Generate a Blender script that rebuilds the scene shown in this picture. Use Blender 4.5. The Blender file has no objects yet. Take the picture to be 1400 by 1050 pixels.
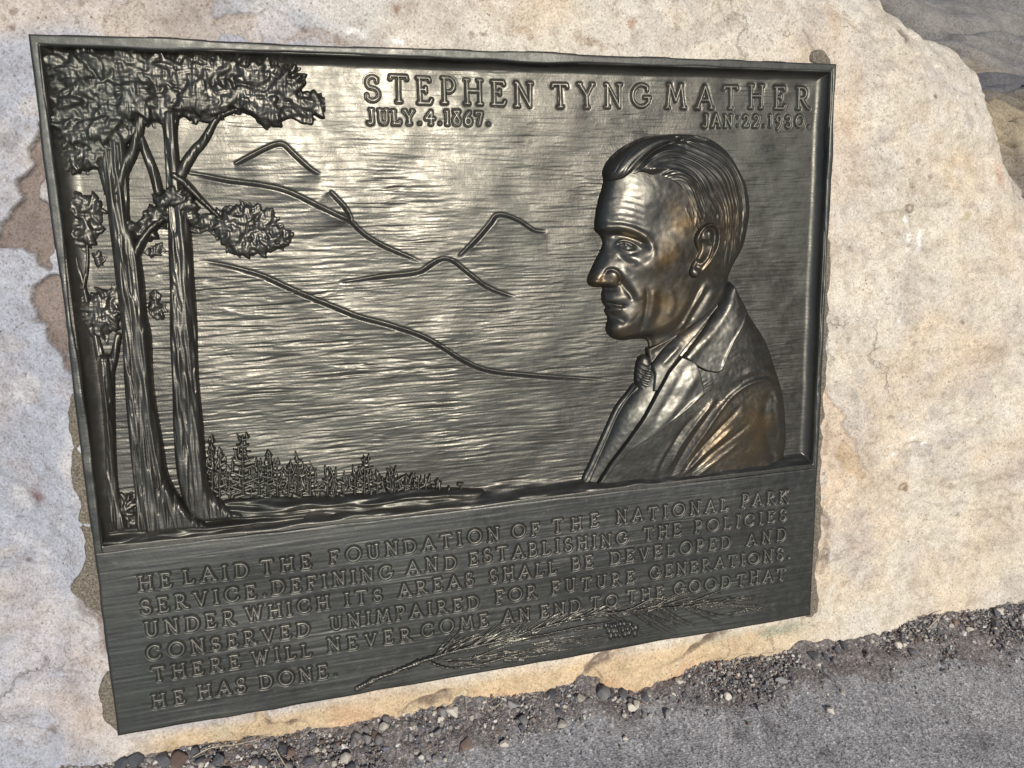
import bpy, math
import numpy as np
from mathutils import Matrix, Vector

SC = bpy.context.scene
COL = SC.collection
# ------------------------------------------------------------------ frames of reference
W, H = 0.914, 0.752                       # bronze plaque, metres
TILT = math.radians(26)                   # the stone leans back
ct, st = math.cos(TILT), math.sin(TILT)
MW3 = np.array([[1, 0, 0], [0, st, -ct], [0, ct, st]])     # plaque axes (right, up, out) -> world
ORG = -(MW3 @ np.array([0, -H, 0])) + np.array([0, 0, 0.045])
MWORLD = Matrix([list(MW3[i]) + [ORG[i]] for i in range(3)] + [[0, 0, 0, 1]])
RC = np.array([[0.96118266, -0.02461366, 0.27481276],
               [-0.07413144, -0.98242772, 0.17129011],
               [0.2657676, -0.18501335, -0.94611714]])
CL = np.array([0.21831147, -0.20032781, 0.91763859])
FPX = 1098.54
# ------------------------------------------------------------------ camera
cam = bpy.data.cameras.new('camera')
cam.sensor_width = 36.0
cam.lens = 36.0 * FPX / 1400.0
cam.clip_start, cam.clip_end = 0.02, 3000
co = bpy.data.objects.new('camera', cam)
COL.objects.link(co)
Rw = np.stack([MW3 @ RC[0], MW3 @ -RC[1], MW3 @ -RC[2]], 1)
cw = MW3 @ CL + ORG
co.matrix_world = Matrix([list(Rw[i]) + [cw[i]] for i in range(3)] + [[0, 0, 0, 1]])
SC.camera = co
# ------------------------------------------------------------------ sky, sun, exposure
SUN_EL, SUN_AZ = math.radians(37), math.radians(5)         # azimuth to the right of straight behind the viewer
to_sun = Vector((math.sin(SUN_AZ) * math.cos(SUN_EL), -math.cos(SUN_AZ) * math.cos(SUN_EL), math.sin(SUN_EL)))
world = bpy.data.worlds.new('World')
SC.world = world
world.use_nodes = True
nt = world.node_tree
bg = nt.nodes['Background']
sky = nt.nodes.new('ShaderNodeTexSky')
sky.sky_type = 'NISHITA'
sky.sun_disc = False
sky.sun_elevation = SUN_EL
sky.sun_rotation = math.pi - SUN_AZ
sky.altitude = 2000
sky.air_density = 1.0
sky.dust_density = 1.2
nt.links.new(sky.outputs[0], bg.inputs[0])
bg.inputs[1].default_value = 0.11
sl = bpy.data.lights.new('sun', 'SUN')
sl.energy = 3.9
sl.angle = math.radians(0.5)
sl.color = (1.0, 0.94, 0.84)
so = bpy.data.objects.new('sun', sl)
COL.objects.link(so)
so.rotation_euler = to_sun.to_track_quat('Z', 'Y').to_euler()
so.location = to_sun * 20
SC.view_settings.view_transform = 'Standard'
SC.view_settings.look = 'None'
SC.view_settings.gamma = 1
SC.view_settings.use_curve_mapping = False
SC.view_settings.exposure = 0.03

# ------------------------------------------------------------------ helpers
RNG = np.random.default_rng(7)


def P(pts, z=0.0):
    """point(s) of the traced drawing -> plaque coordinates (u, v) on the plane out = z"""
    p = np.atleast_2d(np.asarray(pts, float))
    d = np.stack([(p[:, 0] - 700) / FPX, (p[:, 1] - 525) / FPX, np.ones(len(p))], 1) @ RC
    k = (z - CL[2]) / d[:, 2]
    return np.stack([CL[0] + d[:, 0] * k, CL[1] + d[:, 1] * k], 1)


def G(x, y, z=0.0):
    """same for a horizontal world plane"""
    d = MW3 @ (np.array([(x - 700) / FPX, (y - 525) / FPX, 1.0]) @ RC)
    k = (z - cw[2]) / d[2]
    return cw + d * k


def smooth(pts, n=6, closed=False):
    p = np.asarray(pts, float)
    m = len(p)
    out = []
    rng = range(m) if closed else range(m - 1)
    for i in rng:
        if closed:
            a, b, c, d = p[(i - 1) % m], p[i], p[(i + 1) % m], p[(i + 2) % m]
        else:
            a, b, c, d = p[max(i - 1, 0)], p[i], p[i + 1], p[min(i + 2, m - 1)]
        for k in range(n):
            t = k / n
            out.append(0.5 * ((2 * b) + (-a + c) * t + (2 * a - 5 * b + 4 * c - d) * t * t + (-a + 3 * b - 3 * c + d) * t ** 3))
    if not closed:
        out.append(p[-1])
    return np.array(out)


def sstep(a, b, x):
    t = np.clip((x - a) / (b - a), 0, 1)
    return t * t * (3 - 2 * t)


def noise(shape, res, lu, lv, seed, lo=None):
    """smooth random field, unit variance; lu, lv = correlation lengths in metres"""
    r = np.random.default_rng(seed)
    n = r.standard_normal(shape).astype(np.float32)
    f = np.fft.rfft2(n)
    kv = np.fft.fftfreq(shape[0], res)[:, None] * 2 * np.pi
    ku = np.fft.rfftfreq(shape[1], res)[None, :] * 2 * np.pi
    g = np.exp(-0.5 * ((ku * lu) ** 2 + (kv * lv) ** 2))
    if lo:
        g = g * (1 - np.exp(-0.5 * ((ku * lo) ** 2 + (kv * lo) ** 2)))
    o = np.fft.irfft2(f * g, s=shape)
    return ((o - o.mean()) / o.std()).astype(np.float32)


def blur(a, s):
    """gaussian blur, s in cells"""
    r = int(3 * s + 1)
    k = np.exp(-0.5 * (np.arange(-r, r + 1) / s) ** 2)
    k /= k.sum()
    b = np.pad(a, r, mode='edge')
    f = lambda v: np.convolve(v, k, 'valid')
    b = np.apply_along_axis(f, 0, b)
    return np.apply_along_axis(f, 1, b)


class Grid:
    def __init__(self, u0, v0, u1, v1, res):
        self.u = np.arange(u0, u1 + res / 2, res)
        self.v = np.arange(v0, v1 + res / 2, res)
        self.U, self.V = np.meshgrid(self.u, self.v)
        self.U = self.U.astype(np.float32)
        self.V = self.V.astype(np.float32)
        self.res = res
        self.shape = self.U.shape

    def n(self, lu, lv, seed, lo=None):
        return noise(self.shape, self.res, lu, lv, seed, lo)

    def sdf(self, poly):
        """signed distance to a closed polygon, positive inside"""
        p = np.asarray(poly, float)
        q = np.roll(p, -1, 0)
        D = np.full(self.shape, 1e9, np.float32)
        ins = np.zeros(self.shape, bool)
        for (ax, ay), (bx, by) in zip(p, q):
            dx, dy = bx - ax, by - ay
            L = dx * dx + dy * dy + 1e-14
            t = np.clip(((self.U - ax) * dx + (self.V - ay) * dy) / L, 0, 1)
            D = np.minimum(D, (self.U - ax - t * dx) ** 2 + (self.V - ay - t * dy) ** 2)
            if ay != by:
                c = (ay > self.V) != (by > self.V)
                ins ^= c & (self.U < (bx - ax) * (self.V - ay) / (by - ay) + ax)
        D = np.sqrt(D)
        return np.where(ins, D, -D)

    def line(self, pts):
        """distance to an open polyline, side (+ = left of the direction of travel), position 0..1"""
        p = np.asarray(pts, float)
        D = np.full(self.shape, 1e9, np.float32)
        S = np.ones(self.shape, np.float32)
        T = np.zeros(self.shape, np.float32)
        seg = np.hypot(*(p[1:] - p[:-1]).T)
        cum = np.concatenate([[0], np.cumsum(seg)])
        for i in range(len(p) - 1):
            (ax, ay), (bx, by) = p[i], p[i + 1]
            dx, dy = bx - ax, by - ay
            L = dx * dx + dy * dy + 1e-14
            t = np.clip(((self.U - ax) * dx + (self.V - ay) * dy) / L, 0, 1)
            d = (self.U - ax - t * dx) ** 2 + (self.V - ay - t * dy) ** 2
            m = d < D
            D = np.where(m, d, D)
            S = np.where(m, np.sign(dx * (self.V - ay) - dy * (self.U - ax)), S)
            T = np.where(m, (cum[i] + t * seg[i]) / cum[-1], T)
        return np.sqrt(D), S, T

    def win(self, x0, y0, x1, y1):
        i0 = max(int((x0 - self.u[0]) / self.res), 0)
        i1 = min(int((x1 - self.u[0]) / self.res) + 2, self.shape[1])
        j0 = max(int((y0 - self.v[0]) / self.res), 0)
        j1 = min(int((y1 - self.v[0]) / self.res) + 2, self.shape[0])
        return slice(j0, max(j1, j0)), slice(i0, max(i1, i0))


PX = 0.00086          # about one traced pixel, in metres, at the middle of the plaque


def ridge(g, Z, pts, w, amp, z=0.0, taper=True, n=4):
    """add a gaussian ridge (amp > 0) or groove along a traced line; w in traced pixels, amp in mm"""
    p = smooth(P(pts, z), n) if len(pts) > 2 else P(pts, z)
    m = 4 * w * PX
    s = g.win(p[:, 0].min() - m, p[:, 1].min() - m, p[:, 0].max() + m, p[:, 1].max() + m)
    sub = object.__new__(Grid)
    sub.U, sub.V, sub.shape = g.U[s], g.V[s], g.U[s].shape
    if 0 in sub.shape:
        return
    d, _, t = sub.line(p)
    k = np.exp(-0.5 * (d / (w * PX)) ** 2) * amp * 1e-3
    if taper:
        k = k * np.clip(np.sin(np.pi * np.clip(t * 0.9 + 0.05, 0, 1)) * 1.8, 0.1, 1)
    Z[s] += k


def bump(g, Z, x, y, sx, sy, amp, rot=0, z=0.0):
    c = P([(x, y)], z)[0]
    s = g.win(c[0] - 4 * max(sx, sy) * PX, c[1] - 4 * max(sx, sy) * PX, c[0] + 4 * max(sx, sy) * PX, c[1] + 4 * max(sx, sy) * PX)
    a = math.radians(-rot)
    du, dv = g.U[s] - c[0], g.V[s] - c[1]
    x_ = (du * math.cos(a) + dv * math.sin(a)) / (sx * PX)
    y_ = (-du * math.sin(a) + dv * math.cos(a)) / (sy * PX)
    Z[s] += amp * 1e-3 * np.exp(-0.5 * (x_ * x_ + y_ * y_))


def setp(o, label=None, cat=None, group=None, kind=None):
    for k, v in (('label', label), ('category', cat), ('group', group), ('kind', kind)):
        if v:
            o[k] = v
    return o


def empty(name, mat, label, cat, group=None):
    o = bpy.data.objects.new(name, None)
    o.empty_display_size = 0.05
    COL.objects.link(o)
    o.matrix_world = mat
    return setp(o, label, cat, group)


def np_mesh(name, co_, quads, material, smooth_=True, attrs=None, k=4):
    me = bpy.data.meshes.new(name)
    nv, nf = len(co_), len(quads)
    me.vertices.add(nv)
    me.vertices.foreach_set('co', np.ascontiguousarray(co_, np.float32).ravel())
    me.loops.add(nf * k)
    me.loops.foreach_set('vertex_index', np.ascontiguousarray(quads, np.int32).ravel())
    me.polygons.add(nf)
    me.polygons.foreach_set('loop_start', np.arange(0, nf * k, k, dtype=np.int32))
    me.polygons.foreach_set('use_smooth', np.full(nf, smooth_, bool))
    for an, av in (attrs or {}).items():
        if av.ndim == 1:
            at = me.attributes.new(an, 'FLOAT', 'POINT')
            at.data.foreach_set('value', av.astype(np.float32))
        else:
            at = me.attributes.new(an, 'FLOAT_COLOR', 'POINT')
            c4 = np.ones((len(av), 4), np.float32)
            c4[:, :3] = av
            at.data.foreach_set('color', c4.ravel())
    me.update()
    me.validate()
    if material:
        me.materials.append(material)
    return me


def add(name, me, parent=None, mat=None):
    o = bpy.data.objects.new(name, me)
    COL.objects.link(o)
    if parent is not None:
        o.parent = parent
    if mat is not None:
        o.matrix_world = mat
    return o


OFF = np.array([W / 2, -H, 0.0])            # the plaque's own origin: middle of its lower edge


def sheet(name, g, Z, mask, material, parent, attrs=None, off=OFF, mat=None):
    """a relief surface: one mesh from a height field, only where mask"""
    m = mask[:-1, :-1] & mask[1:, :-1] & mask[:-1, 1:] & mask[1:, 1:]
    nr, nc = g.shape
    idx = np.arange(nr * nc).reshape(nr, nc)
    a = idx[:-1, :-1][m]
    quads = np.stack([a, a + 1, a + 1 + nc, a + nc], 1)
    used = np.zeros(nr * nc, bool)
    used[quads.ravel()] = True
    remap = np.cumsum(used) - 1
    co_ = np.stack([g.U.ravel()[used], g.V.ravel()[used], Z.ravel()[used]], 1) - off
    at = {k: (v.reshape(nr * nc, -1)[used] if v.ndim == 3 else v.ravel()[used]) for k, v in (attrs or {}).items()}
    return add(name, np_mesh(name, co_, remap[quads], material, True, at), parent, mat)


# ------------------------------------------------------------------ materials
def new_mat(name):
    m = bpy.data.materials.new(name)
    m.use_nodes = True
    return m, m.node_tree, m.node_tree.nodes['Principled BSDF']


def tex_noise(t, scale, detail=4, rough=0.55, vec=None):
    n = t.nodes.new('ShaderNodeTexNoise')
    n.inputs['Scale'].default_value = scale
    n.inputs['Detail'].default_value = detail
    n.inputs['Roughness'].default_value = rough
    if vec:
        t.links.new(vec, n.inputs['Vector'])
    return n.outputs['Fac']


def ramp(t, fac, stops):
    r = t.nodes.new('ShaderNodeValToRGB')
    e = r.color_ramp.elements
    while len(e) < len(stops):
        e.new(0.5)
    for k, (p, c) in enumerate(stops):
        e[k].position = p
        e[k].color = tuple(c) + (1,) if len(c) == 3 else c
    t.links.new(fac, r.inputs[0])
    return r.outputs[0]


def grey(a):
    return (a, a, a)


def mix(t, fac, a, b, mode='MIX'):
    n = t.nodes.new('ShaderNodeMix')
    n.data_type = 'RGBA'
    n.blend_type = mode
    for sock, v in ((n.inputs[0], fac), (n.inputs[6], a), (n.inputs[7], b)):
        if isinstance(v, (int, float)):
            sock.default_value = v
        elif isinstance(v, tuple):
            sock.default_value = v + (1,)
        else:
            t.links.new(v, sock)
    return n.outputs[2]


def objvec(t, scale=(1, 1, 1)):
    c = t.nodes.new('ShaderNodeTexCoord')
    m = t.nodes.new('ShaderNodeMapping')
    m.inputs['Scale'].default_value = scale
    t.links.new(c.outputs['Object'], m.inputs[0])
    return m.outputs[0]


def bumpn(t, height, strength, dist, prev=None):
    b = t.nodes.new('ShaderNodeBump')
    b.inputs['Strength'].default_value = strength
    b.inputs['Distance'].default_value = dist
    t.links.new(height, b.inputs['Height'])
    if prev:
        t.links.new(prev, b.inputs['Normal'])
    return b.outputs[0]


def attr(t, name, kind='Fac'):
    a = t.nodes.new('ShaderNodeAttribute')
    a.attribute_name = name
    return a.outputs[kind]


def bronze(name, base=(0.20, 0.185, 0.15), rough=0.36, streak=0.12, grain=1.0):
    m, t, p = new_mat(name)
    v = objvec(t)
    big = tex_noise(t, 9, 4, 0.6, v)
    fine = tex_noise(t, 90, 4, 0.6, v)
    c = mix(t, ramp(t, big, [(0.35, grey(0)), (0.7, grey(1))]), base, tuple(x * 0.72 for x in base))
    c = mix(t, attr(t, 'worn'), c, (0.20, 0.128, 0.055))
    c = mix(t, ramp(t, fine, [(0.62, grey(0)), (0.75, grey(0.35))]), c, (0.16, 0.17, 0.15))
    t.links.new(c, p.inputs['Base Color'])
    p.inputs['Metallic'].default_value = 0.8
    r = ramp(t, fine, [(0.3, grey(rough - 0.07)), (0.7, grey(rough + 0.10))])
    pat = tex_noise(t, 5.5, 6, 0.65, objvec(t, (1, 0.45, 1)))
    r = mix(t, 1.0, r, ramp(t, pat, [(0.32, grey(0.80)), (0.68, grey(1.22))]), 'MULTIPLY')
    c = mix(t, ramp(t, pat, [(0.50, grey(0)), (0.72, grey(0.55))]), c, (base[0] * 0.72, base[1] * 0.86, base[2] * 0.86))
    t.links.new(c, p.inputs['Base Color'])
    t.links.new(r, p.inputs['Roughness'])
    sv = objvec(t, (14, 260, 60))
    b = bumpn(t, tex_noise(t, 1.0, 3, 0.6, sv), streak, 0.002)
    b = bumpn(t, tex_noise(t, 420, 3, 0.7, v), 0.14 * grain, 0.001, b)
    b = bumpn(t, tex_noise(t, 120, 3, 0.6, v), 0.10 * grain, 0.002, b)
    t.links.new(b, p.inputs['Normal'])
    return m


BZ = bronze('bronze_brushed', base=(0.100, 0.094, 0.079), rough=0.385)
BZT = bronze('bronze_panel', base=(0.079, 0.078, 0.070), rough=0.42, streak=0.08)
BZL = bronze('bronze_letters', base=(0.20, 0.19, 0.16), rough=0.42, streak=0.0)
BZH = bronze('bronze_modelled', base=(0.094, 0.089, 0.076), rough=0.375, streak=0.0, grain=0.6)
BZD = bronze('bronze_dark', base=(0.07, 0.072, 0.068), rough=0.42, streak=0.0)


def stone(name, bump_scale=1.0):
    m, t, p = new_mat(name)
    v = objvec(t)
    c = attr(t, 'tint', 'Color')
    f1 = tex_noise(t, 45, 6, 0.65, v)
    f2 = tex_noise(t, 330, 5, 0.75, v)
    f3 = tex_noise(t, 130, 5, 0.75, v)
    f4 = tex_noise(t, 14, 5, 0.6, v)
    c = mix(t, 1.0, c, ramp(t, f4, [(0.30, (0.86, 0.84, 0.83)), (0.5, grey(1)), (0.7, (1.10, 1.07, 1.02))]), 'MULTIPLY')
    c = mix(t, 1.0, c, ramp(t, f1, [(0.32, (0.80, 0.77, 0.74)), (0.5, grey(1)), (0.7, grey(1.08))]), 'MULTIPLY')
    c = mix(t, 1.0, c, ramp(t, f3, [(0.30, (0.70, 0.65, 0.60)), (0.44, grey(0.97)), (0.58, grey(1.0)), (0.72, grey(1.14))]), 'MULTIPLY')
    c = mix(t, 1.0, c, ramp(t, f2, [(0.30, (0.58, 0.53, 0.49)), (0.42, grey(0.93)), (0.5, grey(1.0)), (0.64, grey(1.12))]), 'MULTIPLY')
    vo = t.nodes.new('ShaderNodeTexVoronoi')
    vo.inputs['Scale'].default_value = 120
    t.links.new(v, vo.inputs['Vector'])
    pit = ramp(t, vo.outputs['Distance'], [(0.06, grey(1)), (0.20, grey(0))])
    gate = ramp(t, tex_noise(t, 22, 3, 0.6, v), [(0.50, grey(0)), (0.62, grey(0.85))])
    pm = mix(t, 1.0, pit, gate, 'MULTIPLY')
    c = mix(t, pm, c, (0.10, 0.075, 0.06))
    hair_ = tex_noise(t, 6.5, 7, 0.62, v)
    cr = ramp(t, hair_, [(0.488, grey(0)), (0.4995, grey(1)), (0.511, grey(0))])
    cg = ramp(t, tex_noise(t, 4.0, 3, 0.5, v), [(0.56, grey(0)), (0.66, grey(1))])
    vg = t.nodes.new('ShaderNodeTexVoronoi')
    vg.inputs['Scale'].default_value = 620
    t.links.new(v, vg.inputs['Vector'])
    c = mix(t, 1.0, c, ramp(t, vg.outputs['Color'], [(0.12, (0.72, 0.69, 0.66)), (0.35, grey(0.98)), (0.7, grey(1.02)), (0.9, grey(1.16))]), 'MULTIPLY')
    cm = mix(t, 1.0, cr, cg, 'MULTIPLY')
    c = mix(t, mix(t, 1.0, cm, grey(0.38), 'MULTIPLY'), c, (0.17, 0.13, 0.10))
    t.links.new(c, p.inputs['Base Color'])
    p.inputs['Roughness'].default_value = 0.9
    p.inputs['Specular IOR Level'].default_value = 0.25
    b = bumpn(t, f1, 0.5 * bump_scale, 0.008)
    b = bumpn(t, f3, 0.5 * bump_scale, 0.003, b)
    b = bumpn(t, f2, 0.45 * bump_scale, 0.0016, b)
    b = bumpn(t, tex_noise(t, 700, 2, 0.6, v), 0.45, 0.0006, b)
    b = bumpn(t, mix(t, 1.0, grey(1), cm, 'SUBTRACT'), 0.6, 0.003, b)
    t.links.new(b, p.inputs['Normal'])
    return m


STONE = stone('sandstone')
MORTAR, t_, p_ = new_mat('mortar')
n_ = tex_noise(t_, 420, 3, 0.7, objvec(t_))
t_.links.new(ramp(t_, n_, [(0.3, (0.06, 0.05, 0.04)), (0.5, (0.16, 0.135, 0.10)), (0.72, (0.32, 0.28, 0.22))]), p_.inputs['Base Color'])
p_.inputs['Roughness'].default_value = 0.95
t_.links.new(bumpn(t_, n_, 0.7, 0.003), p_.inputs['Normal'])

# ------------------------------------------------------------------ the plaque
plaque = empty('bronze_plaque', MWORLD @ Matrix.Translation(Vector(OFF)),
               'dark bronze relief plaque with trees, profile portrait and raised lettering on the pale boulder', 'plaque')
ZB = -0.016                                # the recessed picture ground
TL, TR, BR, BL = (36.5, 45), (1145, 86.5), (1109, 842), (160, 1008)
LEDGE = float(np.mean(P([(133, 757), (700, 688), (1113, 637)])[:, 1]))      # v of the ledge

# --- picture panel: brushed ground, incised hills, coves
g = Grid(0.004, LEDGE - 0.004, W - 0.003, -0.004, 0.00078)
n1, n2, n3 = g.n(0.014, 0.0010, 1), g.n(0.008, 0.0008, 2), g.n(0.026, 0.0016, 3)
cut = np.clip(n1 - 0.7, 0, 2.5) + 0.8 * np.clip(n2 - 0.8, 0, 2.5) + 1.1 * np.clip(n3 - 1.0, 0, 2.5)
patchy = 0.35 + 0.65 * sstep(-0.8, 1.0, g.n(0.03, 0.02, 9))
fade = (sstep(0.05, 0.16, -g.V) * 0.5 + 0.5) * sstep(0.012, 0.045, np.minimum(g.U, W - g.U))
Z = ZB + (0.00009 * n1 + 0.00006 * n2 + 0.00008 * n3 - 0.00044 * cut * patchy) * fade + 0.0006 * g.n(0.035, 0.022, 4) + 0.0003 * g.n(0.012, 0.010, 5)
strk = n1
cen = P([(560, 330)])[0]
und = np.exp(-(((g.U - cen[0]) / 0.14) ** 2 + ((g.V - cen[1]) / 0.20) ** 2))
Z += 0.0007 * und * g.n(0.018, 0.018, 6)
HILLS = [
    [(318, 226), (340, 214), (357, 205), (375, 197), (388, 197), (400, 208), (415, 222), (428, 233), (440, 239)],
    [(246, 235), (280, 240), (310, 246), (350, 251), (385, 258), (410, 268), (440, 283), (465, 295), (481, 303), (490, 312), (505, 324), (530, 338), (560, 351), (581, 361)],
    [(450, 260), (465, 275), (475, 287), (482, 302)],
    [(462, 387), (500, 381), (530, 376), (555, 374), (575, 370), (590, 360), (605, 353), (620, 356), (635, 368), (650, 380), (665, 391), (685, 400), (709, 408)],
    [(626, 353), (640, 338), (655, 322), (670, 304), (678, 294), (692, 294), (710, 301), (725, 311), (735, 316), (750, 317)],
    [(264, 356), (300, 361), (330, 368), (360, 377), (395, 393), (430, 408), (460, 420), (490, 432), (520, 440), (550, 449), (580, 460), (605, 474), (630, 490), (655, 502), (680, 508), (720, 512), (770, 516), (835, 520)],
]
for k, hp in enumerate(HILLS):
    p = smooth(P(hp, ZB), 5)
    d, s, t = g.line(p)
    below = -s * d                          # all lines run left to right, so the right-hand side is downhill
    tp = sstep(0.0, 0.22, t) * (1 - sstep(0.80, 1.0, t))
    tg = sstep(0.0, 0.05, t) * (1 - sstep(0.93, 1.0, t))
    step = sstep(-0.0006, 0.0048, below) * (0.08 * np.exp(-np.clip(below - 0.004, 0, 1) / 0.003) * tg + 0.84 * blur(np.exp(-np.clip(below, 0, 1) / 0.040) * tp, 7))
    groove = np.exp(-0.5 * ((below + 0.0006) / 0.0010) ** 2)
    ends = np.where((t <= 0.0005) | (t >= 0.9995), 0.0, 1.0)
    ends = blur(ends, 2.5)
    Z += ends * (0.0042 * step - 0.0013 * groove * tg)
# coves along the frame, the fillet above the ledge
Z = Z.astype(np.float64)
dl, dr, dt, db = g.U - 0.0095, (W - 0.0075) - g.U, -0.0105 - g.V, g.V - LEDGE


def cove(d, r, dep):
    q = np.clip(1 - np.clip(d, 0, None) / r, 0, 1)
    return dep * (1 - np.sqrt(np.clip(1 - q * q, 0, 1)))


rise = np.maximum(np.maximum(cove(dl, 0.020, 0.0155), cove(dr, 0.013, 0.0155)), cove(dt, 0.010, 0.0155))
fil = 0.0166 * sstep(0.020, -0.001, db + 0.0006 * g.n(0.02, 0.004, 8) + 0.0010 * g.n(0.010, 0.003, 10) * (db > 0.004)) * np.where(db < 0.03, 1, 0)
Z += np.maximum(rise, fil)
Z = np.minimum(Z, -0.0008)
gp, Zp = g, Z                              # lettering moats are cut below, then the sheet is made

# --- lettering: single-stroke Roman capitals with small serifs


def arc(cx, cy, rx, ry, a0, a1, n=12):
    a = np.radians(np.linspace(a0, a1, n))
    return [(cx + rx * math.cos(x), cy + ry * math.sin(x)) for x in a]


def sf(x, y, w=0.085):
    return [(x - w, y), (x + w, y)]


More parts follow.
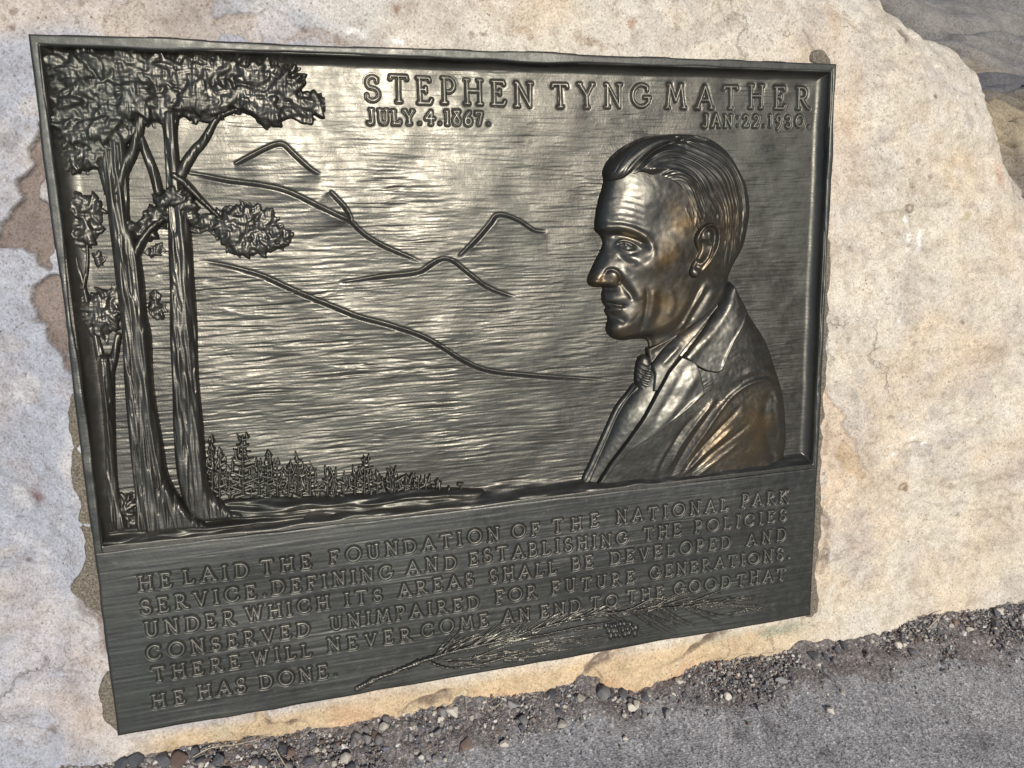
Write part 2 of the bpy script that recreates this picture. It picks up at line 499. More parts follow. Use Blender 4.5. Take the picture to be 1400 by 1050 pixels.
GL = {
    'A': (0.80, [[(0.02, 0), (0.40, 1), (0.78, 0)], [(0.17, 0.36), (0.63, 0.36)], sf(0.03, 0), sf(0.77, 0)]),
    'B': (0.60, [[(0.08, 0), (0.08, 1)], [(0.08, 1), (0.28, 1)] + arc(0.28, 0.76, 0.22, 0.24, 90, -90) + [(0.08, 0.52)], [(0.28, 0.52)] + arc(0.30, 0.26, 0.27, 0.26, 90, -90) + [(0.02, 0)], [(0.02, 1), (0.1, 1)]]),
    'C': (0.88, [arc(0.46, 0.5, 0.45, 0.5, 48, 312, 22), [(0.77, 0.87), (0.76, 0.74)], [(0.76, 0.13), (0.80, 0.22)]]),
    'D': (0.82, [[(0.1, 0), (0.1, 1)], [(0.02, 1), (0.34, 1)] + arc(0.34, 0.5, 0.45, 0.5, 90, -90, 16) + [(0.02, 0)]]),
    'E': (0.62, [[(0.1, 0), (0.1, 1)], [(0.02, 1), (0.52, 1), (0.55, 0.90)], [(0.1, 0.54), (0.36, 0.54)], [(0.36, 0.62), (0.36, 0.46)], [(0.02, 0), (0.52, 0), (0.60, 0.15)]]),
    'F': (0.58, [[(0.1, 0), (0.1, 1)], [(0.02, 1), (0.52, 1), (0.55, 0.88)], [(0.1, 0.52), (0.36, 0.52)], [(0.36, 0.60), (0.36, 0.44)], sf(0.1, 0)]),
    'G': (0.92, [arc(0.46, 0.5, 0.45, 0.5, 48, 330, 22) + [(0.82, 0.40)], [(0.62, 0.42), (0.92, 0.42)], [(0.76, 0.87), (0.76, 0.76)]]),
    'H': (0.78, [[(0.1, 0), (0.1, 1)], [(0.68, 0), (0.68, 1)], [(0.1, 0.54), (0.68, 0.54)], sf(0.1, 0), sf(0.1, 1), sf(0.68, 0), sf(0.68, 1)]),
    'I': (0.24, [[(0.12, 0), (0.12, 1)], sf(0.12, 0), sf(0.12, 1)]),
    'J': (0.46, [[(0.34, 1), (0.34, 0.2)] + arc(0.16, 0.17, 0.18, 0.20, 0, -140, 9), sf(0.34, 1)]),
    'K': (0.74, [[(0.1, 0), (0.1, 1)], [(0.62, 1), (0.1, 0.44)], [(0.24, 0.58), (0.70, 0)], sf(0.1, 0), sf(0.1, 1), sf(0.62, 1, 0.07)]),
    'L': (0.60, [[(0.1, 1), (0.1, 0)], [(0.02, 0), (0.50, 0), (0.58, 0.17)], sf(0.1, 1)]),
    'M': (0.98, [[(0.06, 0), (0.20, 1), (0.49, 0.30), (0.78, 1), (0.92, 0)], sf(0.07, 0), sf(0.91, 0), sf(0.18, 1, 0.05), sf(0.80, 1, 0.05)]),
    'N': (0.80, [[(0.1, 0), (0.1, 1), (0.70, 0), (0.70, 1)], sf(0.1, 0), sf(0.70, 1), [(0.02, 1), (0.1, 1)]]),
    'O': (1.0, [arc(0.5, 0.5, 0.48, 0.51, 0, 360, 30)]),
    'P': (0.58, [[(0.1, 0), (0.1, 1)], [(0.02, 1), (0.28, 1)] + arc(0.28, 0.72, 0.27, 0.28, 90, -100), sf(0.1, 0)]),
    'R': (0.72, [[(0.1, 0), (0.1, 1)], [(0.02, 1), (0.28, 1)] + arc(0.28, 0.74, 0.25, 0.26, 90, -90) + [(0.1, 0.48)], [(0.28, 0.48), (0.60, 0.04), (0.74, 0.0)], sf(0.1, 0)]),
    'S': (0.58, [arc(0.30, 0.75, 0.24, 0.25, 40, 250, 14)[:-1] + arc(0.28, 0.26, 0.27, 0.26, 75, -145, 16), [(0.49, 0.92), (0.48, 0.80)], [(0.06, 0.11), (0.05, 0.24)]]),
    'T': (0.76, [[(0.38, 0), (0.38, 1)], [(0.02, 0.90), (0.05, 1), (0.71, 1), (0.74, 0.90)], sf(0.38, 0)]),
    'U': (0.78, [[(0.12, 1), (0.12, 0.34)] + arc(0.39, 0.30, 0.27, 0.31, 180, 360, 12) + [(0.66, 1)], sf(0.12, 1), sf(0.66, 1)]),
    'V': (0.78, [[(0.06, 1), (0.40, 0), (0.72, 1)], sf(0.06, 1, 0.07), sf(0.72, 1, 0.07)]),
    'W': (1.06, [[(0.05, 1), (0.30, 0), (0.53, 0.92), (0.76, 0), (1.0, 1)], sf(0.05, 1, 0.07), sf(1.0, 1, 0.07)]),
    'Y': (0.74, [[(0.05, 1), (0.37, 0.50), (0.69, 1)], [(0.37, 0.5), (0.37, 0)], sf(0.37, 0), sf(0.05, 1, 0.06), sf(0.69, 1, 0.06)]),
    '.': (0.22, [[(0.11, 0.06), (0.115, 0.06)]]),
    ':': (0.22, [[(0.11, 0.06), (0.115, 0.06)], [(0.11, 0.80), (0.115, 0.80)]]),
    '0': (0.86, [arc(0.43, 0.5, 0.40, 0.48, 0, 360, 26)]),
    '1': (0.26, [[(0.13, 0), (0.13, 1)], sf(0.13, 0, 0.07), [(0.03, 0.98), (0.13, 1)]]),
    '2': (0.56, [arc(0.27, 0.72, 0.23, 0.27, 160, -30, 12) + [(0.05, 0.02)], [(0.05, 0.02), (0.48, 0.02), (0.54, 0.12)]]),
    '3': (0.56, [arc(0.25, 0.75, 0.22, 0.24, 150, -80, 12), arc(0.25, 0.22, 0.25, 0.29, 85, -150, 14)]),
    '4': (0.70, [[(0.44, -0.02), (0.44, 1), (0.03, 0.42), (0.68, 0.42)], sf(0.44, -0.02, 0.06)]),
    '6': (0.60, [[(0.46, 1.0), (0.22, 0.76), (0.07, 0.42)] + arc(0.30, 0.26, 0.24, 0.28, 150, 510, 24)]),
    '7': (0.58, [[(0.04, 0.86), (0.06, 0.96), (0.54, 0.96), (0.24, 0.0)]]),
    '8': (0.58, [[(0.50, 0.98), (0.10, 0.42)] + arc(0.28, 0.24, 0.24, 0.26, 145, 400, 18) + [(0.10, 0.95), (0.50, 0.98)]]),
    '9': (0.58, [arc(0.28, 0.72, 0.24, 0.27, 0, 360, 22), [(0.52, 0.72), (0.40, 0.25), (0.14, -0.16)]]),
}


def word_segments(word, x0, y0, x1, y1, cap, z):
    """strokes of one word between two traced points of its baseline; cap height in metres"""
    a, b = P([(x0, y0), (x1, y1)], z)
    L = np.hypot(*(b - a))
    ex = (b - a) / L
    ey = np.array([-ex[1], ex[0]])
    adv = [GL[c][0] for c in word]
    tot = sum(adv) * cap
    gap = (L - tot) / max(len(word) - 1, 1)
    kx = 1.0
    if gap < 0.10 * cap and len(word) > 1:
        gap = 0.10 * cap
        kx = (L - gap * (len(word) - 1)) / tot
    r = np.random.default_rng(sum(ord(c) for c in word) + int(x0))
    letters, x = [], 0.0
    for c, w in zip(word, adv):
        h = cap * (1 + 0.03 * r.standard_normal())
        tilt = 0.02 * r.standard_normal()
        oy = 0.02 * cap * r.standard_normal()
        segs = []
        for st_ in GL[c][1]:
            q = np.array([a + ex * (x + (px_ * kx + tilt * py_) * cap) + ey * (py_ * h + oy) for px_, py_ in st_])
            segs.append(q)
        letters.append(segs)
        x += w * cap * kx + gap
    return letters


def stamp(g_, letters, reach):
    D = np.full(g_.shape, 1.0, np.float32)
    for segs in letters:
        allp = np.concatenate(segs)
        s = g_.win(allp[:, 0].min() - reach, allp[:, 1].min() - reach, allp[:, 0].max() + reach, allp[:, 1].max() + reach)
        U, V = g_.U[s], g_.V[s]
        if U.size == 0:
            continue
        d = D[s]
        for q in segs:
            for (ax, ay), (bx, by) in zip(q[:-1], q[1:]):
                dx, dy = bx - ax, by - ay
                LL = dx * dx + dy * dy + 1e-14
                t = np.clip(((U - ax) * dx + (V - ay) * dy) / LL, 0, 1)
                d = np.minimum(d, np.hypot(U - ax - t * dx, V - ay - t * dy))
        D[s] = d
    return D


def letter_mesh(name, letters, zbase, hw, height, parent, mat, ref):
    allp = np.concatenate([np.concatenate(s) for s in letters])
    m = 0.004
    gl = Grid(allp[:, 0].min() - m, allp[:, 1].min() - m, allp[:, 0].max() + m, allp[:, 1].max() + m, 0.00045)
    D = stamp(gl, letters, m) + 0.00010 * gl.n(0.002, 0.002, 31)
    q = np.clip(1 - (D / hw) ** 4, 0, None)
    rg, rz = ref
    jj = np.clip(((gl.V - rg.v[0]) / rg.res + 0.5).astype(int), 0, rg.shape[0] - 1)
    ii = np.clip(((gl.U - rg.u[0]) / rg.res + 0.5).astype(int), 0, rg.shape[1] - 1)
    Z_ = rz[jj, ii] + 0.0001 + height * np.sqrt(q) - 0.0022 * np.clip((D - hw) / 0.0009, 0, 1) - 0.0003
    return sheet(name, gl, Z_, D < hw + 0.0010, mat, parent, {'worn': np.zeros(gl.shape)})


TITLE = [('STEPHEN', 500.4, 137.5, 727.5, 144.8), ('TYNG', 755.6, 145.2, 889, 147), ('MATHER', 911, 147.4, 1106, 149)]
DATE1 = [('JULY.4.1867.', 503.6, 168.4, 669.5, 170.6)]
DATE2 = [('JAN:22.1930.', 961, 172.6, 1107, 173.6)]
LINES = [
    [('HE', 191.5, 806.5, 234.5, 801.5), ('LAID', 253, 797.8, 339, 787.5), ('THE', 358, 784.5, 425, 775.4), ('FOUNDATION', 452.5, 771, 682, 737.5), ('OF', 700.6, 735, 737, 731), ('THE', 756.5, 728.5, 818, 719), ('NATIONAL', 844, 715.5, 993, 696.5), ('PARK', 1013, 693, 1076, 686)],
    [('SERVICE.', 194.6, 839.5, 364.5, 815), ('DEFINING', 373, 813, 536.5, 790), ('AND', 557.5, 784.5, 623, 777), ('ESTABLISHING', 642.5, 772, 857.5, 742.4), ('THE', 880.3, 738.5, 930, 731), ('POLICIES', 949.7, 728.5, 1073.5, 711)],
    [('UNDER', 199.7, 869.5, 321.5, 852.5), ('WHICH', 338, 849.5, 449.7, 832), ('ITS', 473, 828, 522, 821.5), ('AREAS', 546.6, 816.5, 647.5, 800), ('SHALL', 670.6, 796.6, 760.6, 783.7), ('BE', 783, 779.5, 810.5, 775), ('DEVELOPED', 835, 771, 998, 748.5), ('AND', 1021.7, 745.6, 1073.5, 738)],
    [('CONSERVED', 202.5, 902, 423, 868), ('UNIMPAIRED', 453, 861.5, 654.5, 830.5), ('FOR', 679, 824.5, 733, 817), ('FUTURE', 755.4, 812.5, 867, 796.2), ('GENERATIONS.', 889, 791.5, 1079, 763)],
    [('THERE', 210, 931.5, 327.8, 912.3), ('WILL', 346, 908.5, 425.7, 896), ('NEVER', 449.7, 891.5, 562, 875), ('COME', 577.4, 871, 667, 856), ('AN', 687.7, 852.5, 724, 847), ('END', 740, 844.5, 793, 836), ('TO', 808, 833.5, 844, 828.5), ('THE', 858, 824.5, 907, 817.3), ('GOOD', 922, 813, 998, 803.5), ('THAT', 1007.7, 801.5, 1072, 791)],
    [('HE', 210, 968, 253, 961), ('HAS', 272.6, 955, 336, 944.5), ('DONE.', 356.6, 941, 461, 923.5)],
]
zt = ZB + 0.0004


def words(ws, cap, z):
    out = []
    for w in ws:
        out += word_segments(*w, cap, z)
    return out


title = words(TITLE, 0.0258, zt)
dates = [words(DATE1, 0.0136, zt), words(DATE2, 0.0136, zt)]
D = stamp(gp, title + dates[0] + dates[1], 0.008)
Zp = np.where(D < 0.008, ZB + (Zp - ZB) * (0.35 + 0.65 * sstep(0.0015, 0.006, D)), Zp)      # the ground is smoothed round the letters
ref_p = (gp, blur(Zp, 3))
Zp = Zp - 0.0019 * np.exp(-0.5 * ((D - 0.0016) / 0.00052) ** 2)
picture = sheet('picture_panel', gp, Zp, np.ones(gp.shape, bool), BZ, plaque, {'worn': np.zeros(gp.shape)})
for w_ in TITLE:
    letter_mesh('raised_name', word_segments(*w_, 0.0258, zt), ZB, 0.00118, 0.0020, picture, BZL, ref_p)
for dd in dates:
    letter_mesh('raised_date', dd, ZB, 0.00105, 0.0017, picture, BZL, ref_p)

# --- raised border
g = Grid(-0.003, LEDGE - 0.001, W + 0.003, 0.003, 0.0010)
wob = 0.0005 * g.n(0.02, 0.02, 11)
dout = np.minimum(np.minimum(g.U, W - g.U), -g.V) + wob
wid = np.where(-g.V < np.minimum(g.U, W - g.U), 0.0108, np.where(g.U < W / 2, 0.0098, 0.0072))
din = wid - np.minimum(np.minimum(g.U, W - g.U), -g.V) + wob * 1.2
d = np.minimum(dout, din)
Z = 0.0004 * g.n(0.03, 0.006, 12) - 0.0022 * (1 - np.sqrt(np.clip(1 - np.clip(1 - d / 0.003, 0, 1) ** 2, 0, 1)))
Z = np.where(d < 0, -0.002 - np.clip(-d / 0.0006, 0, 1) * np.where(din < dout, 0.012, 0.022), Z)
sheet('border', g, Z, d > -0.0016, BZT, plaque, {'worn': np.zeros(g.shape)})

# --- lower slab with the inscription
g = Grid(-0.0015, -H - 0.0015, W + 0.0015, LEDGE + 0.0015, 0.0007)
tilt_ = 0.03
n1, n3 = g.n(0.020, 0.0011, 21), g.n(0.045, 0.0022, 22)
strk = 0.35 * n1 + 0.35 * n3 - 1.6 * (np.clip(n1 - 0.9, 0, 2.5) + np.clip(n3 - 1.1, 0, 2.5)) * sstep(-0.6, 1.2, g.n(0.03, 0.02, 23))
edge = np.minimum(np.minimum(g.U, W - g.U), np.minimum(g.V + H, LEDGE - g.V)) + 0.0004 * g.n(0.012, 0.012, 24)
Z = 0.00018 * strk + 0.0007 * g.n(0.05, 0.02, 25)
Z = Z - 0.003 * (1 - np.sqrt(np.clip(1 - np.clip(1 - edge / 0.0035, 0, 1) ** 2, 0, 1)))
Z = np.where(edge < 0, -0.003 - np.clip(-edge / 0.0006, 0, 1) * 0.02, Z)
text = [words(l, 0.0163, 0.0) for l in LINES]
D = stamp(g, sum(text, []), 0.007)
ref_s = (g, blur(Z, 3))
Z = Z - 0.0017 * np.exp(-0.5 * ((D - 0.00155) / 0.0005) ** 2)
slab = sheet('inscription_panel', g, Z, edge > -0.0012, BZT, plaque, {'worn': np.zeros(g.shape)})
for l in LINES:
    for w_ in l:
        letter_mesh('raised_word', word_segments(*w_, 0.0163, 0.0), -0.0002, 0.00115, 0.0018, slab, BZL, ref_s)

# --- solid back of the plaque
bk = np.array([[x, y, z] for z in (-0.034, -0.0205) for x, y in ((0.002, -H + 0.002), (W - 0.002, -H + 0.002), (W - 0.002, -0.002), (0.002, -0.002))]) - OFF
bq = np.array([[3, 2, 1, 0], [4, 5, 6, 7], [0, 1, 5, 4], [1, 2, 6, 5], [2, 3, 7, 6], [3, 0, 4, 7]])
add('back_plate', np_mesh('back_plate', bk, bq, BZD, False, {'worn': np.zeros(8)}), plaque)
# ------------------------------------------------------------------ the portrait
def region(g_, pts, z=0.0, closed_smooth=True, n=5):
    return g_.sdf(smooth(P(pts, z), n, True) if closed_smooth else P(pts, z))


a = P([(795, 172), (1102, 172), (1102, 672), (795, 672)], 0.0)
g = Grid(a[:, 0].min() - 0.002, LEDGE - 0.006, a[:, 0].max() + 0.002, a[:, 1].max(), 0.00065)
HEAD = [(829, 243), (828, 236), (832, 224), (840, 214), (851, 204), (866, 195), (885, 187), (905, 184), (930, 182), (950, 183), (972, 188), (988, 197), (1003, 212), (1015, 232), (1024, 250), (1029, 270), (1030, 290), (1027, 312), (1022, 335), (1016, 348), (1008, 362), (1001, 378), (998, 395), (985, 425), (960, 455), (920, 480), (892, 480), (890, 471), (885, 465), (868, 465.5), (855, 467), (843, 464.5), (835, 459), (831.5, 452), (832, 444), (834, 437), (831.5, 431), (829, 425), (831, 420.5), (828, 416.5), (825.5, 410), (825.5, 401), (827, 394), (816, 393.5), (808.5, 390.5), (805.5, 384), (807.5, 376), (812, 366), (819, 352), (825.5, 339), (827.5, 330), (823, 321), (817, 315.5), (816, 307), (817, 297), (818.5, 285), (821.5, 272), (825.5, 258)]
dh = region(g, HEAD, -0.006, True, 4)
prof = lambda d, R: np.sqrt(np.clip(1 - (1 - np.clip(d / R, 0, 1)) ** 2, 0, 1))
base = 0.0135 * prof(dh, 0.012) + 0.0165 * np.sin(0.5 * np.pi * np.clip(dh / 0.085, 0, 1))
sm = blur(base, 7)
base = base + (sm - base) * sstep(0.004, 0.020, dh)
sm2 = blur(base, 22)
base = base + (sm2 - base) * sstep(0.020, 0.045, dh)
F = np.zeros(g.shape, np.float64)           # modelling of the face, metres
zf = 0.008
B = lambda *k, **q: bump(g, F, *k, z=zf, **q)
Rg = lambda pts, w, amp, **q: ridge(g, F, pts, w, amp, zf, **q)
B(848, 285, 22, 28, 2.2)
B(880, 268, 30, 20, 1.2)
B(905, 305, 20, 22, -2.6)
for k in range(5):
    Rg([(832, 272 + 9 * k), (848, 268 + 9 * k), (866, 271 + 9 * k), (880, 276 + 9 * k)], 2.0, -0.32)
Rg([(821, 311), (834, 311), (850, 311), (866, 315), (880, 323), (890, 333)], 5.5, 3.4)
Rg([(828, 303), (845, 303), (865, 307), (884, 315)], 3.0, -0.9)
B(860, 332, 16, 8, -5.4, rot=14)
B(842, 337, 6, 12, -2.6)
Rg([(838, 321), (852, 321), (868, 325), (879, 331), (886, 338)], 3.0, -3.8)
B(859, 336, 6.5, 4.6, 3.2, rot=12)
Rg([(847, 334), (853, 329), (861, 329), (869, 333), (876, 339)], 1.5, 1.5)
Rg([(850, 333.5), (856, 332), (863, 333), (870, 338)], 1.0, -1.6)
Rg([(849, 338), (855, 342.5), (863, 344), (872, 341.5)], 1.4, 1.1)
B(856.5, 335.5, 2.6, 2.9, -1.5)
B(858.2, 334, 1.0, 1.0, 1.6)
Rg([(848, 346), (854, 354), (863, 361), (872, 360)], 3.0, -1.2)
B(889, 339, 4.0, 5.0, 1.3)
B(864, 351, 7, 4.5, 1.7, rot=10)
Rg([(886, 346), (893, 340), (890, 352), (880, 362)], 3.0, 0.5)
Rg([(850, 350), (853, 362), (858, 376)], 4.5, -0.9)
B(880, 364, 16, 10, 3.0, rot=-20)
B(905, 352, 26, 15, 2.2, rot=-25)
B(914, 412, 17, 26, -2.4, rot=15)
Rg([(830, 327), (829.5, 338), (823, 350), (816, 364), (811, 376)], 4.2, 1.5)
Rg([(835, 345), (830, 357), (824, 368)], 4.0, -0.9)
B(813, 384, 6.5, 6.0, 2.4)
B(842, 381.5, 6.5, 7.5, 2.6)
Rg([(815, 387), (828, 388), (842, 388.5)], 3.2, 2.2)
Rg([(830, 376), (835, 370), (842, 369), (849, 374), (852, 383), (849, 392)], 2.0, -2.6)
Rg([(828, 378), (830, 384)], 3.0, -0.8)
Rg([(820, 395.5), (834, 396), (848, 395.5)], 2.6, -3.4)
B(838, 402, 14, 5, -1.6)
Rg([(833, 397), (833.5, 405), (833, 412)], 1.6, 1.4)
Rg([(829, 398), (829, 405), (830, 412)], 1.6, -1.2)
Rg([(850, 381), (857, 393), (864, 402), (868, 411)], 3.2, -2.4)
Rg([(858, 377), (867, 391), (873, 401), (877, 411)], 5.5, 1.6)
B(847, 408, 11, 5.5, 2.0)
Rg([(829, 417), (838, 415.5), (849, 418), (859, 419)], 1.7, -2.5)
Rg([(833, 422), (842, 422.5), (854, 425)], 3.0, 2.2)
B(862, 432, 8, 8, 1.2)
Rg([(834, 430.5), (844, 433), (852, 438), (860, 442)], 3.4, -2.2)
B(847, 449, 12, 8, 3.2)
Rg([(884, 392), (886, 408), (885, 425), (882, 442), (879, 458)], 3.0, -1.5)
Rg([(892, 396), (894, 415), (890, 440)], 4.5, 1.0)
Rg([(902, 396), (906, 420), (898, 444)], 4.0, -0.7)
Rg([(916, 395), (922, 415), (915, 435)], 4.0, 0.9)
# jaw line: the neck lies deeper
neck = g.sdf(smooth(P([(830, 472), (856, 467), (880, 459), (905, 453), (926, 440), (941, 420), (950, 398), (958, 380), (975, 370), (1010, 372), (1020, 480), (900, 510), (830, 500)], zf), 4, True))
ua, ub = P([(940, 400)], zf)[0, 0], P([(985, 400)], zf)[0, 0]
F += -0.0070 * sstep(-0.005, 0.013, neck) * (1 - sstep(ua, ub, g.U))
Rg([(968, 392), (952, 422), (940, 446), (934, 452)], 3.0, 2.6)
Rg([(975, 396), (962, 420), (950, 442)], 3.0, -1.4)
B(905, 470, 14, 7, 1.2)
face_tex = 0.00005 * g.n(0.0022, 0.0022, 41) + 0.00008 * g.n(0.006, 0.005, 42)
u885 = P([(880, 350)], zf)[0, 0]
base = base * (1 - 0.34 * np.clip((g.U - u885) / 0.14, 0, 1) ** 1.2)
shape = base + F * sstep(-0.001, 0.005, dh)
worn = np.zeros(g.shape, np.float64)


def wear(cx, cy, sx, sy, amt, rot=0):
    n0 = np.zeros(g.shape)
    bump(g, n0, cx, cy, sx, sy, 1000 * amt, rot, zf)
    worn[...] = np.maximum(worn, n0)


wear(912, 352, 20, 15, 0.8, -30)
wear(938, 296, 19, 20, 0.75)
wear(908, 420, 30, 36, 0.75, -30)
wear(855, 458, 16, 7, 0.5)
wear(830, 386, 24, 7, 0.6)
wear(870, 322, 18, 5, 0.6, 20)
wear(1035, 590, 32, 46, 0.6, 12)
wear(985, 600, 32, 40, 0.45, 25)
wear(1000, 310, 22, 40, 0.35)
wear(965, 345, 22, 40, 0.30)
worn *= np.clip(0.75 + 0.28 * g.n(0.006, 0.006, 43), 0, 1)
AT = {'worn': worn}
out = np.clip(-dh / 0.0012, 0, 3) * 0.006
Zh = ZB - 0.0015 + shape + face_tex - out
bust = sheet('portrait_head', g, Zh, dh > -0.0016, BZH, plaque, AT)

# hair: combed strands that sweep over the skull round the temple
HAIR = [(828, 246), (826, 237), (830, 223), (839, 212), (850, 202), (865, 193), (885, 185), (905, 181.5), (930, 180), (950, 181), (973, 186), (990, 195), (1005, 210), (1018, 231), (1027, 250), (1032, 270), (1033, 290), (1030, 312), (1024, 336), (1012, 352), (1000, 366), (990, 372), (978, 366), (984, 340), (986, 318), (978, 304), (962, 306), (951, 320), (946, 332), (940, 322), (934, 308), (930, 294), (928, 280), (929, 268), (924, 255), (906, 244.5), (888, 241), (874, 236), (862, 240), (846, 246)]
dk = region(g, HAIR, -0.002, True, 4)
c0 = P([(925, 312)], zf)[0]
du, dv = (g.U - c0[0]), (g.V - c0[1])
wr = 0.0035 * g.n(0.020, 0.020, 44)
rr = np.hypot(du * 1.0, dv * 0.92) + wr
th_ = np.arctan2(dv, du)
nr, ntt = 900, 256
tx = np.random.default_rng(45).standard_normal((nr, ntt)).astype(np.float32)
f2 = np.fft.rfft2(tx)
kr = np.fft.fftfreq(nr)[:, None] * 2 * np.pi
kt = np.fft.rfftfreq(ntt)[None, :] * 2 * np.pi


def polar(lr, lt):
    q = np.fft.irfft2(f2 * np.exp(-0.5 * ((kr * lr) ** 2 + (kt * lt) ** 2)), s=(nr, ntt))
    q /= q.std()
    i = np.clip(rr / 0.00025, 0, nr - 2)
    j = (th_ + np.pi) / (2 * np.pi) * ntt
    i0, j0 = i.astype(int), np.floor(j).astype(int)
    fi, fj = i - i0, j - j0
    return (q[i0, j0 % ntt] * (1 - fi) * (1 - fj) + q[i0 + 1, j0 % ntt] * fi * (1 - fj) + q[i0, (j0 + 1) % ntt] * (1 - fi) * fj + q[i0 + 1, (j0 + 1) % ntt] * fi * fj)


strand = 0.00034 * polar(2.6, 8) + 0.00034 * polar(8, 12)
crop = 0.00030 * g.n(0.0013, 0.0050, 46)
top = sstep(-0.01, 0.05, dv)
side = 0.00022 * g.n(0.0010, 0.0032, 47) + 0.00016 * polar(3.0, 5)
Zr = shape + (strand * top + side * (1 - top)) * sstep(0, 0.006, dk)
lift = -0.0012 + 0.0048 * prof(dk, 0.012) * (0.30 + 0.70 * sstep(0.034, 0.060, dv))
lock = region(g, [(826, 246), (826, 234), (838, 212), (862, 193), (900, 180), (960, 180), (985, 190), (950, 188), (925, 193), (903, 202), (886, 214), (872, 228), (858, 240), (842, 248)], zf)
Hk = np.zeros(g.shape)
ridge(g, Hk, [(858, 243), (872, 228), (886, 214), (903, 202), (925, 193), (952, 187), (975, 190)], 2.4, -3.2, zf)
ridge(g, Hk, [(876, 238), (886, 226), (900, 215), (918, 205), (940, 198)], 6.0, 2.2, zf)
ridge(g, Hk, [(892, 238), (912, 240), (934, 248), (950, 262)], 2.2, -1.6, zf)
ridge(g, Hk, [(880, 232), (905, 230), (930, 236), (950, 250), (962, 268)], 2.0, 1.4, zf)
ridge(g, Hk, [(900, 222), (925, 222), (948, 234), (965, 252)], 1.6, -1.1, zf)
Zr = Zr + lift + 0.0040 * prof(lock, 0.009) + Hk
Zr = ZB - 0.0015 + Zr - np.clip(-dk / 0.0010, 0, 3) * 0.004 - out * 0.5
sheet('hair', g, Zr, (dk > -0.0012) & (dh > -0.0045), BZH, bust, AT)

# ear
EAR = [(948, 327), (952, 316), (960, 308), (970, 304), (979, 305), (985, 311), (986.5, 322), (985, 336), (979, 350), (971, 362), (963, 372), (956, 379), (949, 380.5), (943, 377), (941.5, 370), (945, 361), (950, 352), (953, 343), (950, 335)]
de = region(g, EAR, zf, True, 4)
E_ = np.zeros(g.shape)
er = lambda pts, w, amp: ridge(g, E_, pts, w, amp, zf)
er([(951, 326), (956, 315), (964, 308.5), (973, 306.5), (980, 309), (983.5, 320), (982, 335), (976, 348), (968, 360), (960, 371)], 2.2, 3.2)
er([(958, 322), (964, 314), (973, 312), (978, 320), (977, 333), (972, 344)], 2.0, -3.0)
er([(967, 318), (968, 330), (973, 336), (966, 352), (958, 360), (951, 362)], 2.2, 2.2)
er([(960, 327), (961, 340), (957, 350), (952, 358)], 4.2, -5.5)
er([(948, 337), (952, 344), (949, 354)], 2.4, 1.6)
bump(g, E_, 968, 319, 4.5, 5, 1.8, 0, zf)
bump(g, E_, 951, 374, 5, 4.5, 2.2, 0, zf)
bump(g, E_, 951, 364, 3, 3, -1.8, 0, zf)
Ze = ZB - 0.0015 + shape - 0.0030 + 0.0085 * prof(de, 0.005) + E_ * sstep(-0.001, 0.002, de) + 0.00012 * g.n(0.002, 0.002, 48) - np.clip(-de / 0.001, 0, 3) * 0.004
sheet('ear', g, Ze, de > -0.0012, BZH, bust, AT)

# coat, lapels, shirt, tie
COAT = [(1005, 386), (1016, 406), (1026, 425), (1037, 443), (1048, 460), (1057, 480), (1065, 505), (1072, 527), (1077, 552), (1080, 585), (1081, 605), (1079, 622), (1078, 640), (1080, 690), (1000, 700), (900, 705), (780, 705), (803, 658), (815, 635), (828, 607), (839, 582), (849, 560), (861, 544), (873, 527), (880, 515), (890, 500), (915, 470), (945, 445), (970, 424), (985, 407), (996, 390)]
dc = g.sdf(smooth(P(COAT, -0.004), 4, True))
low = sstep(0.0, 0.10, g.V - LEDGE)
cb = (0.40 * prof(dc, 0.020) + 0.60 * prof(dc, 0.085))
cs = blur(cb, 10)
cb = cb + (cs - cb) * sstep(0.004, 0.02, dc)
cb = cb * (0.0120 + 0.0125 * low)
Fc = np.zeros(g.shape)
rc = lambda pts, w, amp, **q: ridge(g, Fc, pts, w, amp, 0.002, **q)
rc([(932, 650), (945, 622), (960, 596), (974, 572), (986, 553), (1002, 537), (1022, 524), (1045, 519), (1056, 530), (1066, 552)], 2.6, 2.7)
rc([(924, 648), (937, 620), (952, 592), (968, 566), (980, 548)], 3.2, -2.2)
rc([(915, 645), (926, 618), (942, 590), (958, 566), (972, 548)], 3.0, 2.6)
rc([(904, 646), (914, 620), (930, 592), (945, 570)], 2.6, -1.8)
rc([(940, 646), (955, 622), (975, 596), (994, 574), (1008, 556)], 2.6, -2.2)
rc([(938, 650), (955, 632), (980, 606), (1000, 586)], 2.8, 2.2)
rc([(950, 648), (975, 622), (1000, 600), (1022, 580)], 2.4, -1.2)
rc([(955, 655), (982, 632), (1012, 606)], 2.8, 1.0)
rc([(1012, 514), (1030, 507), (1050, 508), (1064, 516)], 4.0, 1.6)
rc([(1005, 524), (1025, 514), (1048, 513), (1062, 520)], 4.0, -1.2)
rc([(1052, 540), (1045, 560), (1048, 585), (1056, 610), (1066, 634)], 6.0, -1.8)
rc([(1062, 548), (1068, 580), (1070, 612)], 4.0, 1.2)
rc([(895, 655), (908, 625), (925, 600)], 4, 1.2)
cloth = 0.00006 * g.n(0.0016, 0.0016, 51)
uu = (g.U + 0.7 * g.V) / 1.22
hat = 0.00007 * np.sin((g.V - 0.55 * g.U + 0.011 * g.n(0.016, 0.016, 52)) * 2 * np.pi / 0.0052) * sstep(0.2, 0.9, 0.5 + 0.4 * g.n(0.016, 0.016, 53))
Zc0 = cb + Fc * sstep(-0.001, 0.006, dc) + 0.00035 * blur(g.n(0.014, 0.008, 54), 1.5) * sstep(0, 0.02, dc)
oc = np.clip(-dc / 0.0012, 0, 3) * 0.006
